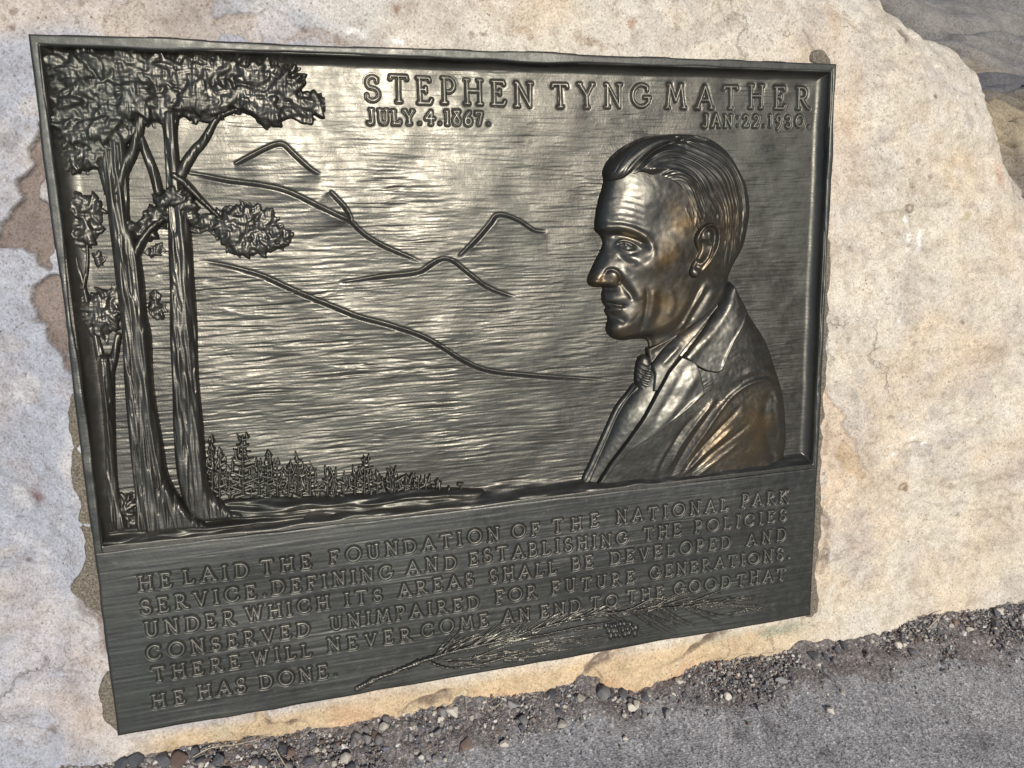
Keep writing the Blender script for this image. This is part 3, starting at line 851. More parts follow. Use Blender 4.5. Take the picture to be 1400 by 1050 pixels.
Zc = ZB - 0.0015 + Zc0 + cloth + hat * sstep(0.03, 0.06, dc) - oc
sheet('coat', g, Zc, dc > -0.0016, BZH, bust, AT)


def layer(name, pts, lift, r, extra=None, tex=0.0, seed=60, z=0.003, sm_=4, base_=None, mat=BZH):
    dd = g.sdf(smooth(P(pts, z), sm_, True)) if sm_ else g.sdf(P(pts, z))
    Zl = (Zc0 if base_ is None else base_) - 0.0012 + lift * prof(dd, r)
    if extra is not None:
        Zl = Zl + extra * sstep(-0.001, 0.003, dd)
    Zl = ZB - 0.0015 + Zl + tex * g.n(0.010, 0.0035, seed) + 0.00005 * g.n(0.0018, 0.0018, seed + 1) - np.clip(-dd / 0.001, 0, 3) * 0.004
    sheet(name, g, Zl, dd > -0.0012, mat, bust, AT)
    return dd


X = np.zeros(g.shape)
ridge(g, X, [(893, 478), (915, 467), (940, 451), (965, 430), (985, 408)], 2.0, 1.3, 0.003)
ridge(g, X, [(905, 500), (918, 486), (932, 470)], 3.0, 1.2, 0.003)
ridge(g, X, [(896, 486), (908, 480), (924, 474)], 3.0, -0.8, 0.003)
shirt_base = cb * 0.55 + 0.006
layer('shirt_collar', [(891, 478.5), (920, 463), (945, 448), (968, 428), (984, 409), (990, 398), (986, 420), (962, 450), (938, 478), (915, 508), (900, 536), (893, 536), (896, 512), (893, 495)], 0.0050, 0.003, X, 0.0001, 61, base_=shirt_base, sm_=0)
layer('waistcoat', [(878, 530), (896, 530), (880, 560), (864, 592), (848, 628), (834, 662), (806, 668), (816, 640), (832, 606), (848, 570), (862, 548)], 0.0016, 0.006, None, 0.0001, 63, base_=cb * 0.12 + 0.001)
X = np.zeros(g.shape)
for k in range(6):
    ridge(g, X, [(876, 497 + 7 * k), (885, 503 + 7 * k), (896, 505 + 7 * k)], 1.3, -1.8, 0.003)
bump(g, X, 889, 501, 5, 5, 2.2, 0, 0.003)
layer('tie', [(880, 492), (888, 487), (895, 492), (897, 505), (897, 522), (894, 536), (884, 537), (877, 530), (876, 512)], 0.0085, 0.006, X, 0.0, 65, base_=cb * 0.3 + 0.004)
X = np.zeros(g.shape)
ridge(g, X, [(845, 610), (852, 585), (862, 562), (868, 557), (869, 563), (862, 580), (856, 600)], 1.3, 2.4, 0.003)
layer('tie', [(878, 535), (888, 536), (876, 560), (860, 590), (844, 624), (830, 658), (820, 664), (828, 636), (838, 606), (850, 576), (864, 552)], 0.0060, 0.005, X, 0.0001, 67, base_=cb * 0.15 + 0.001)
layer('lapel', [(874, 527), (880, 534), (866, 548), (852, 570), (838, 602), (824, 636), (812, 664), (801, 662), (812, 637), (826, 606), (838, 580), (849, 558), (862, 542)], 0.0060, 0.004, None, 0.0001, 69, base_=cb * 0.35 + 0.002)
X = np.zeros(g.shape)
ridge(g, X, [(952, 505), (930, 540), (905, 575), (880, 604), (855, 632)], 5, 1.0, 0.003)
ridge(g, X, [(935, 500), (915, 535), (890, 575)], 4, -0.8, 0.003)
ridge(g, X, [(956, 536), (930, 560), (905, 584), (880, 606), (858, 626), (838, 648)], 2.0, 1.4, 0.003)
layer('lapel', [(912, 508), (930, 486), (948, 494), (951, 500), (955, 514), (958, 528), (959, 539), (946, 550), (926, 566), (896, 591), (861, 617), (841, 642), (828, 664), (820, 664), (838, 632), (860, 598), (880, 566), (900, 530)], 0.0082, 0.0022, X, 0.00012, 71, sm_=0)
X = np.zeros(g.shape)
ridge(g, X, [(1001, 396), (992, 425), (970, 455), (945, 482), (925, 505)], 5, 1.6, 0.003)
ridge(g, X, [(996, 400), (980, 428), (955, 455), (935, 475)], 2.2, -1.2, 0.003)
ridge(g, X, [(1023, 427), (1012, 448), (999, 468), (989, 488), (982, 506)], 2.2, 1.4, 0.003)
layer('coat_collar', [(996, 390), (1003, 386), (1008, 391), (1015, 405), (1025, 424), (1014, 446), (1001, 466), (991, 486), (984, 505), (977, 509.5), (962, 507), (950, 501), (930, 487), (914, 507), (908, 514), (922, 500), (940, 478), (960, 454), (978, 430), (991, 408)], 0.0070, 0.0026, X, 0.00012, 73, sm_=0)
# ------------------------------------------------------------------ the trees on the left
a = P([(55, 60), (445, 60), (700, 690), (135, 760), (60, 60)], ZB)
gt = Grid(0.004, LEDGE - 0.002, P([(448, 200)], ZB)[0, 0], -0.010, 0.00075)
WO = {'worn': np.zeros(gt.shape)}
bark = 0.0008 * gt.n(0.0016, 0.016, 81) + 0.0006 * gt.n(0.0034, 0.040, 82) + 0.0004 * gt.n(0.0011, 0.008, 83)
bark = bark - 0.0020 * sstep(0.7, 1.4, gt.n(0.0015, 0.022, 86)) - 0.0012 * sstep(0.9, 1.5, gt.n(0.0012, 0.009, 88))
warp = 0.0028 * gt.n(0.012, 0.030, 84)


def trunk(pts, hgt, zf=-0.004, seed=0):
    d = gt.sdf(smooth(P(pts, zf), 5, True)) + 0.25 * warp
    p = np.sqrt(np.clip(1 - (1 - np.clip(d / 0.0075, 0, 1)) ** 2, 0, 1))
    hgt = hgt * (0.55 + 0.45 * sstep(-0.08, -0.26, gt.V))
    Zt = ZB - 0.001 + hgt * p + np.roll(bark, seed * 40, 1) * sstep(0, 0.004, d) * 1.0 - np.clip(-d / 0.001, 0, 3) * 0.004
    return d, Zt


def limb(pts, w0, w1, hgt, zf=-0.008):
    d, s_, t = gt.line(smooth(P(pts, zf), 6))
    w = (w0 + (w1 - w0) * t) * PX + 0.15 * warp
    q = np.clip(d / w, 0, 3)
    Zt = ZB - 0.001 + hgt * np.sqrt(np.clip(1 - q * q, 0, 1)) * (1 - 0.4 * t) + 0.5 * bark * (q < 1) - np.clip(q - 1, 0, 3) * 0.006
    return q < 1.35, Zt


TA = [(216, 150), (221, 180), (224, 215), (226, 250), (228, 300), (228, 350), (230, 400), (231, 450), (233, 520), (235, 580), (238, 640), (244, 672), (254, 700), (272, 716), (305, 714), (345, 706), (312, 694), (290, 672), (280, 630), (276, 580), (272, 520), (269, 460), (265, 400), (262, 340), (258, 300), (249, 255), (243, 215), (241, 180), (243, 150)]
TB = [(128, 185), (141, 263), (147, 310), (152, 345), (158, 390), (163, 440), (168, 520), (173, 580), (178, 640), (184, 690), (188, 726), (230, 728), (288, 722), (264, 704), (242, 678), (229, 650), (222, 610), (214, 560), (209, 520), (205, 460), (199, 430), (196, 390), (191, 352), (184, 325), (175, 298), (173, 262), (168, 185)]
TC = [(131, 490), (137, 540), (141, 600), (143, 660), (146, 726), (176, 726), (166, 700), (159, 670), (156, 625), (154, 570), (153, 520), (152, 490)]
trees = []
for k, (tp_, hh) in enumerate(((TA, 0.0165), (TB, 0.0180), (TC, 0.0100))):
    d, Zt = trunk(tp_, hh, seed=k)
    trees.append(sheet('trunk', gt, Zt, d > -0.0012, BZ, plaque, WO))
LIMBS = [
    (0, [(236, 262), (247, 235), (262, 210), (280, 188), (297, 160), (325, 148)], 8, 4, 0.010),
    (0, [(238, 240), (252, 250), (266, 264), (284, 282), (306, 302), (330, 320)], 6, 3.5, 0.013),
    (0, [(216, 262), (209, 235), (199, 210), (190, 188)], 6, 5, 0.009),
    (1, [(160, 262), (168, 232), (182, 200), (192, 160)], 6.5, 6, 0.012),
    (1, [(182, 352), (194, 328), (206, 312), (222, 300)], 7, 4, 0.016),
    (1, [(150, 262), (136, 225), (118, 214)], 8, 5, 0.010),
    (2, [(140, 510), (134, 485), (127, 455)], 5, 4, 0.008),
    (2, [(147, 515), (154, 490), (160, 460)], 5, 4, 0.008),
    (2, [(119, 420), (112, 390), (100, 345)], 4, 3, 0.006),
    (2, [(112, 395), (117, 365), (117, 335)], 3.5, 2.5, 0.006),
]
for k, pts, w0, w1, hh in LIMBS:
    m, Zt = limb(pts, w0, w1, hh)
    sheet('branch', gt, Zt, m, BZ, trees[k], WO)


def dabs(poly, n, hgt, seed, size=(5, 13), flow=None, zf=-0.004, edge=6.0):
    """foliage pressed on in small leaf-shaped dabs of clay, heaped up towards the middle of the clump"""
    r = np.random.default_rng(seed)
    q = smooth(P(poly, zf), 4, True)
    d = gt.sdf(q)
    lum = gt.n(0.009, 0.007, seed + 500)
    bodyZ = hgt * np.sqrt(np.clip(1 - (1 - np.clip(d / (edge * 2.5 * PX), 0, 1)) ** 2, 0, 1)) * (0.66 + 0.15 * lum)
    Zf = ZB - 0.003 + bodyZ - 0.006 * sstep(0.0, -0.004, d)
    ok = d > -edge * 0.55 * PX
    x0, y0 = q.min(0) - 0.005
    x1, y1 = q.max(0) + 0.005
    cen_ = q.mean(0)
    k = 0
    mask = d > 0.002
    while k < n:
        u, v = r.uniform(x0, x1), r.uniform(y0, y1)
        j, i = int((v - gt.v[0]) / gt.res), int((u - gt.u[0]) / gt.res)
        if not (0 <= j < gt.shape[0] and 0 <= i < gt.shape[1]) or not ok[j, i]:
            continue
        k += 1
        L = r.uniform(*size) * PX
        w = L * r.uniform(0.20, 0.45)
        if flow is None:
            ang = math.atan2(v - cen_[1], (u - cen_[0]) * 0.8) + r.normal(0, 0.7)
        else:
            ang = flow + r.normal(0, 0.5)
        s = gt.win(u - 1.5 * L, v - 1.5 * L, u + 1.5 * L, v + 1.5 * L)
        a_, b_ = gt.U[s] - u, gt.V[s] - v
        x_ = (a_ * math.cos(ang) + b_ * math.sin(ang)) / L
        y_ = (-a_ * math.sin(ang) + b_ * math.cos(ang) - 0.25 * L * x_ * x_) / w
        rad = x_ * x_ + y_ * y_
        h0 = ZB - 0.003 + bodyZ[j, i] + r.uniform(-0.0006, 0.0016)
        dz = h0 + 0.0013 * np.sqrt(np.clip(1 - rad, 0, 1)) + 0.0010 * x_ * r.uniform(-1, 1)
        m = rad < 1
        Zf[s] = np.where(m & (dz > Zf[s]), dz, Zf[s])
        mask[s] |= m
    Zb = blur(Zf, 1.25)
    scr = 0.00030 * gt.n(0.0011, 0.0035, seed + 900) + 0.00025 * gt.n(0.0028, 0.0012, seed + 901)
    # edge of the clump goes down into the ground of the picture
    mm = mask.copy()
    for _ in range(2):
        mm[1:-1, 1:-1] |= mm[:-2, 1:-1] | mm[2:, 1:-1] | mm[1:-1, :-2] | mm[1:-1, 2:]
    Zo = np.where(mask, Zb + scr, ZB - 0.004)
    return mm, Zo


CLUMPS = [
    (0, [(62, 70), (110, 70), (160, 74), (230, 77), (300, 80), (345, 82), (385, 84), (402, 95), (408, 112), (412, 128), (434, 130), (438, 150), (405, 158), (386, 155), (364, 176), (355, 165), (340, 150), (315, 148), (300, 150), (268, 160), (240, 150), (232, 166), (214, 156), (190, 160), (172, 168), (176, 185), (150, 195), (125, 198), (95, 197), (76, 188), (70, 170), (78, 150), (68, 110)], 900, 0.0150, 1, (7, 18)),
    (1, [(76, 208), (86, 196), (120, 192), (155, 190), (164, 206), (152, 222), (130, 229), (105, 233), (85, 224)], 130, 0.0150, 2, (5, 12)),
    (2, [(84, 285), (105, 264), (130, 266), (141, 290), (136, 322), (116, 338), (92, 332)], 70, 0.0070, 3, (6, 13)),
    (0, [(163, 306), (176, 298), (190, 302), (205, 288), (215, 272), (232, 256), (250, 258), (262, 268), (266, 290), (268, 312), (252, 302), (235, 302), (215, 310), (208, 326), (195, 328), (180, 326), (168, 320)], 200, 0.0190, 4, (5, 12)),
    (0, [(256, 316), (270, 292), (290, 288), (312, 280), (350, 280), (372, 290), (386, 310), (398, 328), (380, 340), (360, 346), (345, 353), (325, 350), (305, 336), (290, 320), (274, 320)], 260, 0.0105, 5, (5, 13)),
    (2, [(106, 412), (128, 398), (150, 398), (162, 415), (160, 440), (152, 456), (128, 460), (110, 453), (103, 430)], 90, 0.0085, 6, (6, 13)),
    (2, [(197, 415), (210, 396), (221, 410), (224, 426), (215, 440), (200, 431)], 70, 0.0070, 7, (3, 7)),
    (2, [(193, 347), (205, 336), (218, 334), (223, 346), (210, 354)], 45, 0.0060, 8, (3, 7)),
    (2, [(122, 350), (132, 344), (140, 354), (134, 368), (124, 366)], 30, 0.0050, 9, (3, 6)),
    (2, [(146, 716), (158, 688), (176, 676), (186, 700), (184, 726), (158, 732)], 90, 0.0090, 10, (4, 10)),
]
for k, poly, n, hh, sd_, sz in CLUMPS:
    m, Zf = dabs(poly, n, hh, sd_, sz)
    sheet('foliage', gt, Zf, m, BZ, trees[k], WO)

# --- the knoll with the roots and the little firs along the ledge
gs = Grid(P([(136, 720)], ZB)[0, 0], LEDGE - 0.004, P([(668, 660)], ZB)[0, 0], P([(330, 590)], ZB)[0, 1], 0.0007)
WS = {'worn': np.zeros(gs.shape)}
KN = [(134, 762), (140, 733), (190, 720), (250, 706), (300, 690), (330, 684), (400, 682), (460, 680), (520, 676), (590, 670), (640, 671), (664, 674), (640, 690), (500, 720), (300, 750)]
d = gs.sdf(smooth(P(KN, -0.004), 5, True)) + 0.0006 * gs.n(0.01, 0.004, 91)
p = np.sqrt(np.clip(1 - (1 - np.clip(d / 0.012, 0, 1)) ** 2, 0, 1))
Zk = ZB + 0.0095 * p + 0.0016 * gs.n(0.022, 0.0022, 92) * sstep(0, 0.005, d) + 0.0010 * gs.n(0.008, 0.002, 93) * sstep(0, 0.004, d) - np.clip(-d / 0.001, 0, 3) * 0.004
Kr = np.zeros(gs.shape)
for rp in ([(240, 700), (290, 706), (350, 704), (420, 700)], [(280, 690), (330, 698), (400, 694), (470, 690)], [(215, 722), (280, 720), (360, 714), (440, 705)], [(300, 688), (380, 690), (450, 684)], [(190, 738), (260, 733), (340, 722)], [(420, 690), (500, 688), (560, 680)], [(520, 684), (580, 678), (630, 676)]):
    ridge(gs, Kr, rp, 2.6, 3.0, -0.006)
    ridge(gs, Kr, [(x, y + 5) for x, y in rp], 1.8, -1.8, -0.006)
knoll = sheet('knoll', gs, Zk + Kr * sstep(0, 0.003, d), d > -0.0010, BZ, plaque, WS)


def caps(g_, segs, zb):
    """rounded strokes: (x0,y0,x1,y1,width,height) in traced pixels / metres"""
    Zs = np.full(g_.shape, -1.0)
    for x0, y0, x1, y1, w, h in segs:
        a_, b_ = P([(x0, y0), (x1, y1)], zb + h)
        w = w * PX
        s = g_.win(min(a_[0], b_[0]) - 2 * w, min(a_[1], b_[1]) - 2 * w, max(a_[0], b_[0]) + 2 * w, max(a_[1], b_[1]) + 2 * w)
        if g_.U[s].size == 0:
            continue
        dx, dy = b_ - a_
        LL = dx * dx + dy * dy + 1e-14
        t = np.clip(((g_.U[s] - a_[0]) * dx + (g_.V[s] - a_[1]) * dy) / LL, 0, 1)
        q = np.hypot(g_.U[s] - a_[0] - t * dx, g_.V[s] - a_[1] - t * dy) / (w * (1 - 0.55 * t))
        Zs[s] = np.maximum(Zs[s], np.where(q < 1.6, zb + h * np.sqrt(np.clip(1 - q * q, 0, 1)) * (1 - 0.15 * t) - np.clip(q - 1, 0, 3) * 0.010, -1))
    return Zs


FIRS = [(332, 596, 676, 24), (289, 600, 672, 11), (302, 620, 680, 16), (366, 621, 676, 15), (354, 632, 676, 13), (378, 632, 678, 14), (407, 625, 676, 15), (395, 634, 676, 12), (424, 640, 676, 13), (448, 643, 676, 9), (456, 646, 676, 9), (500, 626, 676, 20), (486, 646, 676, 14), (517, 646, 676, 13), (534, 645, 674, 9), (541, 647, 674, 9), (556, 656, 674, 10), (572, 654, 672, 12), (583, 655, 671, 8), (600, 659, 670, 8), (314, 640, 680, 14), (345, 640, 680, 16), (470, 655, 676, 12), (412, 645, 680, 18)]
r = np.random.default_rng(17)
for k, (x, yt, yb, hw_) in enumerate(FIRS):
    hb = r.uniform(0.005, 0.0085)
    sg = [(x + r.normal(0, 1), yb, x + r.normal(0, 1), yt, 2.3, hb)]
    nb = int((yb - yt) / 9.0)
    for q in range(nb):
        f = (q + 0.6) / nb
        y = yt + (yb - yt) * f
        for sd in (-1, 1):
            L = hw_ * (0.25 + 0.75 * f) * r.uniform(0.6, 1.15)
            up = r.uniform(-0.5, 0.25)
            sg.append((x, y, x + sd * L, y - L * 0.35 + up * 4, r.uniform(2.6, 4.2), hb * r.uniform(0.6, 1.0)))
            for _ in range(1):
                xx = x + sd * L * r.uniform(0.2, 1.0)
                yy = y - L * 0.2 + r.uniform(-2, 3)
                sg.append((xx, yy, xx + r.uniform(-4, 4), yy - r.uniform(6, 12), r.uniform(2.0, 3.0), hb * r.uniform(0.5, 1.0)))
    Zs = caps(gs, sg, ZB)
    sheet('fir', gs, Zs, Zs > ZB - 0.005, BZ, knoll, WS)
sg = []
for k in range(90):
    x = r.uniform(285, 640)
    y = r.uniform(662, 682) - (x - 285) * 0.012
    an = r.uniform(-0.6, 0.6) if r.random() < 0.6 else r.uniform(1.2, 1.9)
    L = r.uniform(5, 16)
    sg.append((x, y, x + L * math.cos(an), y - L * math.sin(an), r.uniform(2.4, 4.2), r.uniform(0.003, 0.0065)))
Zs = caps(gs, sg, ZB)
setp(sheet('undergrowth', gs, Zs, Zs > ZB - 0.005, BZ, knoll, WS), kind='stuff')
# ------------------------------------------------------------------ pine branch across the foot of the slab
gb = Grid(P([(484, 940)])[0, 0], -H + 0.001, P([(1090, 830)])[0, 0], P([(1000, 800)])[0, 1], 0.00055)
WB = {'worn': np.zeros(gb.shape)}
r = np.random.default_rng(23)


def lineseg(pts, w0, w1, h0, h1):
    q = smooth(pts, 5)
    n = len(q) - 1
    return [(q[i][0], q[i][1], q[i + 1][0], q[i + 1][1], w0 + (w1 - w0) * i / n, h0 + (h1 - h0) * i / n) for i in range(n)]


def needle(x, y, ang, L, w, h, bend):
    out_ = []
    px_, py_ = x, y
    n = 4
    for i in range(n):
        a_ = ang + bend * i / n
        qx, qy = px_ + L / n * math.cos(a_), py_ - L / n * math.sin(a_)
        if qy > 1005 - (qx - 160) * 0.1749 - 2:
            break
        ww = w * (1 - 0.5 * i / n)
        out_.append((px_, py_, qx, qy, ww, h * (1 - 0.45 * i / n)))
        px_, py_ = qx, qy
    return out_


STEM = [(492, 941), (514, 930), (545, 918), (580, 904), (620, 892), (660, 883), (695, 874), (735, 861), (775, 850), (815, 842), (860, 836), (905, 832), (950, 829), (985, 826)]
STEM2 = [(585, 905), (612, 914), (645, 912), (690, 900), (740, 886), (790, 876), (835, 870)]
STEM3 = [(700, 874), (745, 868), (790, 858), (840, 850)]
sg = []
# tufts: (x, y) of the root, direction in degrees, spread, length, count
TUFTS = [(596, 900, 46, 9, 62, 12), (606, 897, 32, 9, 82, 14), (640, 888, 30, 8, 88, 16), (668, 882, 26, 8, 80, 14), (700, 873, 52, 8, 44, 10), (728, 864, 34, 8, 72, 13), (760, 855, 27, 8, 80, 14), (800, 846, 18, 8, 86, 15), (850, 838, 20, 9, 84, 15), (890, 834, 24, 8, 84, 15), (925, 831, 17, 8, 92, 15), (960, 829, 8, 8, 88, 15), (985, 826, -8, 7, 84, 13), (985, 827, 14, 6, 84, 10), (940, 832, -18, 7, 78, 13), (905, 833, -28, 6, 72, 13), (870, 837, -32, 6, 66, 13), (830, 841, -26, 6, 62, 12), (620, 906, 3, 8, 74, 13), (650, 900, 10, 8, 90, 16), (690, 893, 4, 8, 84, 14), (730, 884, 8, 7, 80, 14), (760, 876, -2, 7, 76, 13), (700, 878, 14, 6, 88, 13), (640, 912, -4, 6, 72, 12), (690, 901, -2, 6, 78, 12), (740, 889, 2, 6, 70, 11), (790, 862, 4, 7, 44, 10), (1000, 840, 14, 7, 66, 8)]
for x, y, a_, sp_, L_, n_ in TUFTS:
    for k in range(int(n_ * 0.55) + 1):
        an = math.radians(a_ + sp_ * r.normal(0, 0.9))
        sg += needle(x + r.normal(0, 4.5), y + r.normal(0, 2.0), an, 0.85 * L_ * r.uniform(0.60, 1.08), r.uniform(1.2, 1.8), r.uniform(0.0008, 0.0024), math.radians(r.normal(-6, 5)) * (1 if a_ > 0 else -1))
Zn = caps(gb, sg, 0.0)
branch = sheet('pine_branch', gb, Zn, Zn > -0.004, BZ, slab, WB)
sg = lineseg(STEM, 4.4, 2.0, 0.0036, 0.0026) + lineseg(STEM2, 2.6, 1.6, 0.0028, 0.002) + lineseg(STEM3, 2.4, 1.5, 0.003, 0.002)
sg += lineseg([(489, 943), (500, 938), (514, 929)], 5.0, 5.5, 0.0030, 0.0042) + lineseg([(560, 913), (576, 906)], 5.0, 5.5, 0.003, 0.0042)
Zs = caps(gb, sg, 0.0)
sheet('stem', gb, Zs + 0.00025 * gb.n(0.006, 0.001, 95), Zs > -0.004, BZ, slab, WB)
# cone
Zc = np.full(gb.shape, -1.0)
for row in range(3):
    for k in range(8):
        x = 830 + k * 6.4 + (row % 2) * 3.2
        y = 858 + row * 7.0 - k * 0.75
        if ((x - 850) / 22) ** 2 + ((y - 864) / 12) ** 2 > 1.1:
            continue
        x, y = x + r.normal(0, 0.8), y + r.normal(0, 0.8)
        c = P([(x, y)], 0.004)[0]
        q = np.hypot((gb.U - c[0]) / (r.uniform(3.0, 4.4) * PX), (gb.V - c[1]) / (4.2 * PX))
        hh = r.uniform(0.0018, 0.0030) + 0.0014 * (1 - ((x - 850) / 22) ** 2)
        Zc = np.maximum(Zc, np.where(q < 1.5, hh * (1 - 0.5 * q * q), -1))
sheet('pine_cone', gb, Zc, Zc > -0.004, BZT, slab, WB)
# ------------------------------------------------------------------ the boulder that carries the plaque
g = Grid(-0.42, -0.98, 1.62, 0.36, 0.0018)
OUT_PX = [(1120, -60), (1165, -28), (1195, -10), (1214, 4), (1240, 25), (1262, 48), (1290, 68), (1318, 88), (1336, 110), (1348, 132), (1358, 155), (1372, 195), (1381, 228), (1393, 256), (1408, 282), (1430, 320), (1470, 400)]
op = P(OUT_PX, -0.03) + np.array([[0.065, 0.035]])
poly = np.concatenate([[(-0.62, -1.3), (-0.62, 0.42), (0.4, 0.52)], op, [(1.72, -0.55), (1.80, -1.3)]])
so_ = g.sdf(smooth(poly, 3, True)) + 0.004 * g.n(0.03, 0.03, 101) + 0.002 * g.n(0.008, 0.008, 102)
R_ = 0.20
Z = -0.0105 - R_ * (1 - np.sqrt(np.clip(1 - (1 - np.clip(so_ / R_, 0, 1)) ** 2, 0, 1))) * 0.9 - 3.5 * np.clip(-so_, 0, 1)
nearp = np.maximum(np.maximum(-g.U, g.U - W), np.maximum(g.V, -H - g.V))          # distance outside the plaque's rectangle
free = sstep(0.0, 0.10, nearp)
Z += (0.012 * g.n(0.16, 0.12, 103) + 0.006 * g.n(0.055, 0.045, 104)) * free
rgh = 0.45 + 0.55 * free
n8 = g.n(0.008, 0.007, 106)
Z += (0.0019 * g.n(0.022, 0.016, 105) + 0.0012 * n8 + 0.0008 * g.n(0.0034, 0.003, 107)) * rgh
chip = g.n(0.030, 0.018, 171)
Z += -0.0022 * sstep(0.9, 1.15, chip + 0.18 * n8) * rgh - 0.0018 * sstep(1.25, 1.5, g.n(0.022, 0.022, 172) + 0.2 * n8) * rgh
pits = sstep(2.0, 2.7, g.n(0.0028, 0.0028, 173)) * sstep(-0.3, 1.0, g.n(0.04, 0.04, 174))
Z += -0.0022 * pits
Z += -0.030 * sstep(0.02, -0.40, g.U) + 0.006 * sstep(-0.74, -0.82, g.V)
wv = 0.004 * g.n(0.012, 0.010, 108) + 0.003 * g.n(0.004, 0.004, 109)
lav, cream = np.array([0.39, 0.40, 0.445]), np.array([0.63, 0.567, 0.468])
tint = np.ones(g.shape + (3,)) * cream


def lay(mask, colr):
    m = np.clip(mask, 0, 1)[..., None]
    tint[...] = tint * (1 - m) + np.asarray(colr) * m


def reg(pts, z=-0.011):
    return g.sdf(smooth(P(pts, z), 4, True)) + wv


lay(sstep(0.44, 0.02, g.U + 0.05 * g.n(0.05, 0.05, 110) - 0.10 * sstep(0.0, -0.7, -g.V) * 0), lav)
lay(0.55 * sstep(0.2, 1.2, g.n(0.05, 0.04, 111)), (0.62, 0.50, 0.37))
lay(0.45 * sstep(0.4, 1.4, g.n(0.03, 0.03, 112)), (0.50, 0.44, 0.40))
lay(0.4 * sstep(0.4, 1.3, g.n(0.035, 0.035, 113)), (0.64, 0.60, 0.53))
lay(0.65 * pits, (0.20, 0.15, 0.12))
lay(0.2 * sstep(0.9, 1.15, chip + 0.18 * n8), (0.58, 0.47, 0.36))
lay(0.30 * sstep(0.6, 1.6, g.n(0.010, 0.009, 175)), (0.40, 0.36, 0.33))
lay(0.30 * sstep(0.6, 1.6, g.n(0.012, 0.012, 176)), (0.68, 0.64, 0.58))
foot = sstep(-0.755, -0.775, g.V) * sstep(0.0, 0.06, g.U) * sstep(1.0, 0.8, g.U)
lay(foot * 0.85, (0.60, 0.45, 0.27))
lay(foot * 0.6 * sstep(0.2, 1.2, g.n(0.03, 0.02, 114)), (0.62, 0.40, 0.24))
lay(foot * 0.5 * sstep(0.3, 1.2, g.n(0.03, 0.02, 115)), (0.44, 0.43, 0.31))
lay(0.7 * sstep(0.0, 0.01, reg([(1040, 862), (1075, 850), (1100, 845), (1110, 850), (1080, 866), (1045, 875)])), (0.36, 0.38, 0.29))


def flake(pts, depth, colr, amt=0.9, w=0.0022):
    """a scaled-off patch: lower than the skin of the stone round it, another colour"""
    global Z
    d = reg(pts)
    Z = Z - depth * sstep(-w * 0.3, w, d) * 1.0
    lay(sstep(-0.001, 0.002, d) * amt, colr)
    return d


d = flake([(47, 150), (45, 185), (42, 215), (27, 245), (17, 285), (2, 312), (-30, 326), (-30, 350), (10, 345), (42, 352), (52, 380), (45, 402), (56, 440), (74, 470), (88, 500), (98, 520), (106, 530), (85, 400), (75, 300), (58, 150)], 0.0120, (0.195, 0.152, 0.13))
lay(0.35 * sstep(0, 0.01, d) * sstep(-0.2, 1, g.n(0.012, 0.012, 116)), (0.29, 0.235, 0.205))
d = flake([(190, -20), (182, 4), (166, 14), (146, 26), (122, 42), (160, 46), (240, 50), (350, 56), (352, 30), (345, 14), (325, 19), (303, 16), (290, 6), (278, -20)], 0.0035, (0.44, 0.385, 0.335))
d = flake([(350, 16), (390, 18), (410, 32), (420, 50), (350, 54)], 0.002, (0.50, 0.46, 0.45), 0.7)
d = flake([(1124, 540), (1136, 543), (1143, 560), (1152, 582), (1166, 596), (1172, 612), (1170, 630), (1184, 641), (1182, 656), (1166, 656), (1150, 672), (1138, 694), (1131, 700), (1127, 640)], 0.0035, (0.62, 0.50, 0.38))
d = flake([(1150, 600), (1164, 610), (1168, 632), (1178, 642), (1172, 652), (1158, 648), (1148, 625)], 0.0020, (0.52, 0.40, 0.27))
flake([(1090, 700), (1132, 700), (1140, 740), (1132, 800), (1110, 842), (1090, 840)], 0.0015, (0.60, 0.48, 0.36), 0.5)
flake([(795, 928), (812, 905), (835, 890), (846, 888), (838, 905), (825, 915), (815, 940), (800, 945)], 0.006, (0.60, 0.48, 0.32), 0.6)
flake([(548, 985), (552, 970), (566, 960), (590, 956), (625, 948), (640, 955), (600, 972), (565, 992)], 0.005, (0.58, 0.49, 0.34), 0.6)
flake([(355, 972), (362, 984), (376, 993), (400, 990), (430, 985), (430, 1010), (340, 1030)], 0.004, (0.55, 0.43, 0.28), 0.6)
flake([(1210, 618), (1262, 603), (1290, 599), (1330, 597), (1320, 602), (1270, 612), (1262, 622), (1245, 622)], 0.0035, (0.47, 0.43, 0.38), 0.7)


def crack(pts, w=1.2, depth=3.0, colr=(0.16, 0.12, 0.10), amt=0.9):
    p = smooth(P(pts, -0.011), 5)
    d_, _, t_q = g.line(p)
    d_ = np.abs(d_ + 0.6 * wv * np.clip(d_ / 0.003, 0.0, 1) + 0.0009 * g.n(0.006, 0.006, 117))
    k_ = np.exp(-0.5 * (d_ / (w * PX * 1.7)) ** 2) * np.clip(np.sin(np.pi * np.clip(t_q, 0.03, 0.97)) * 2, 0.1, 1)
    global Z
    Z = Z - depth * 1e-3 * k_
    lay(k_ * amt, colr)


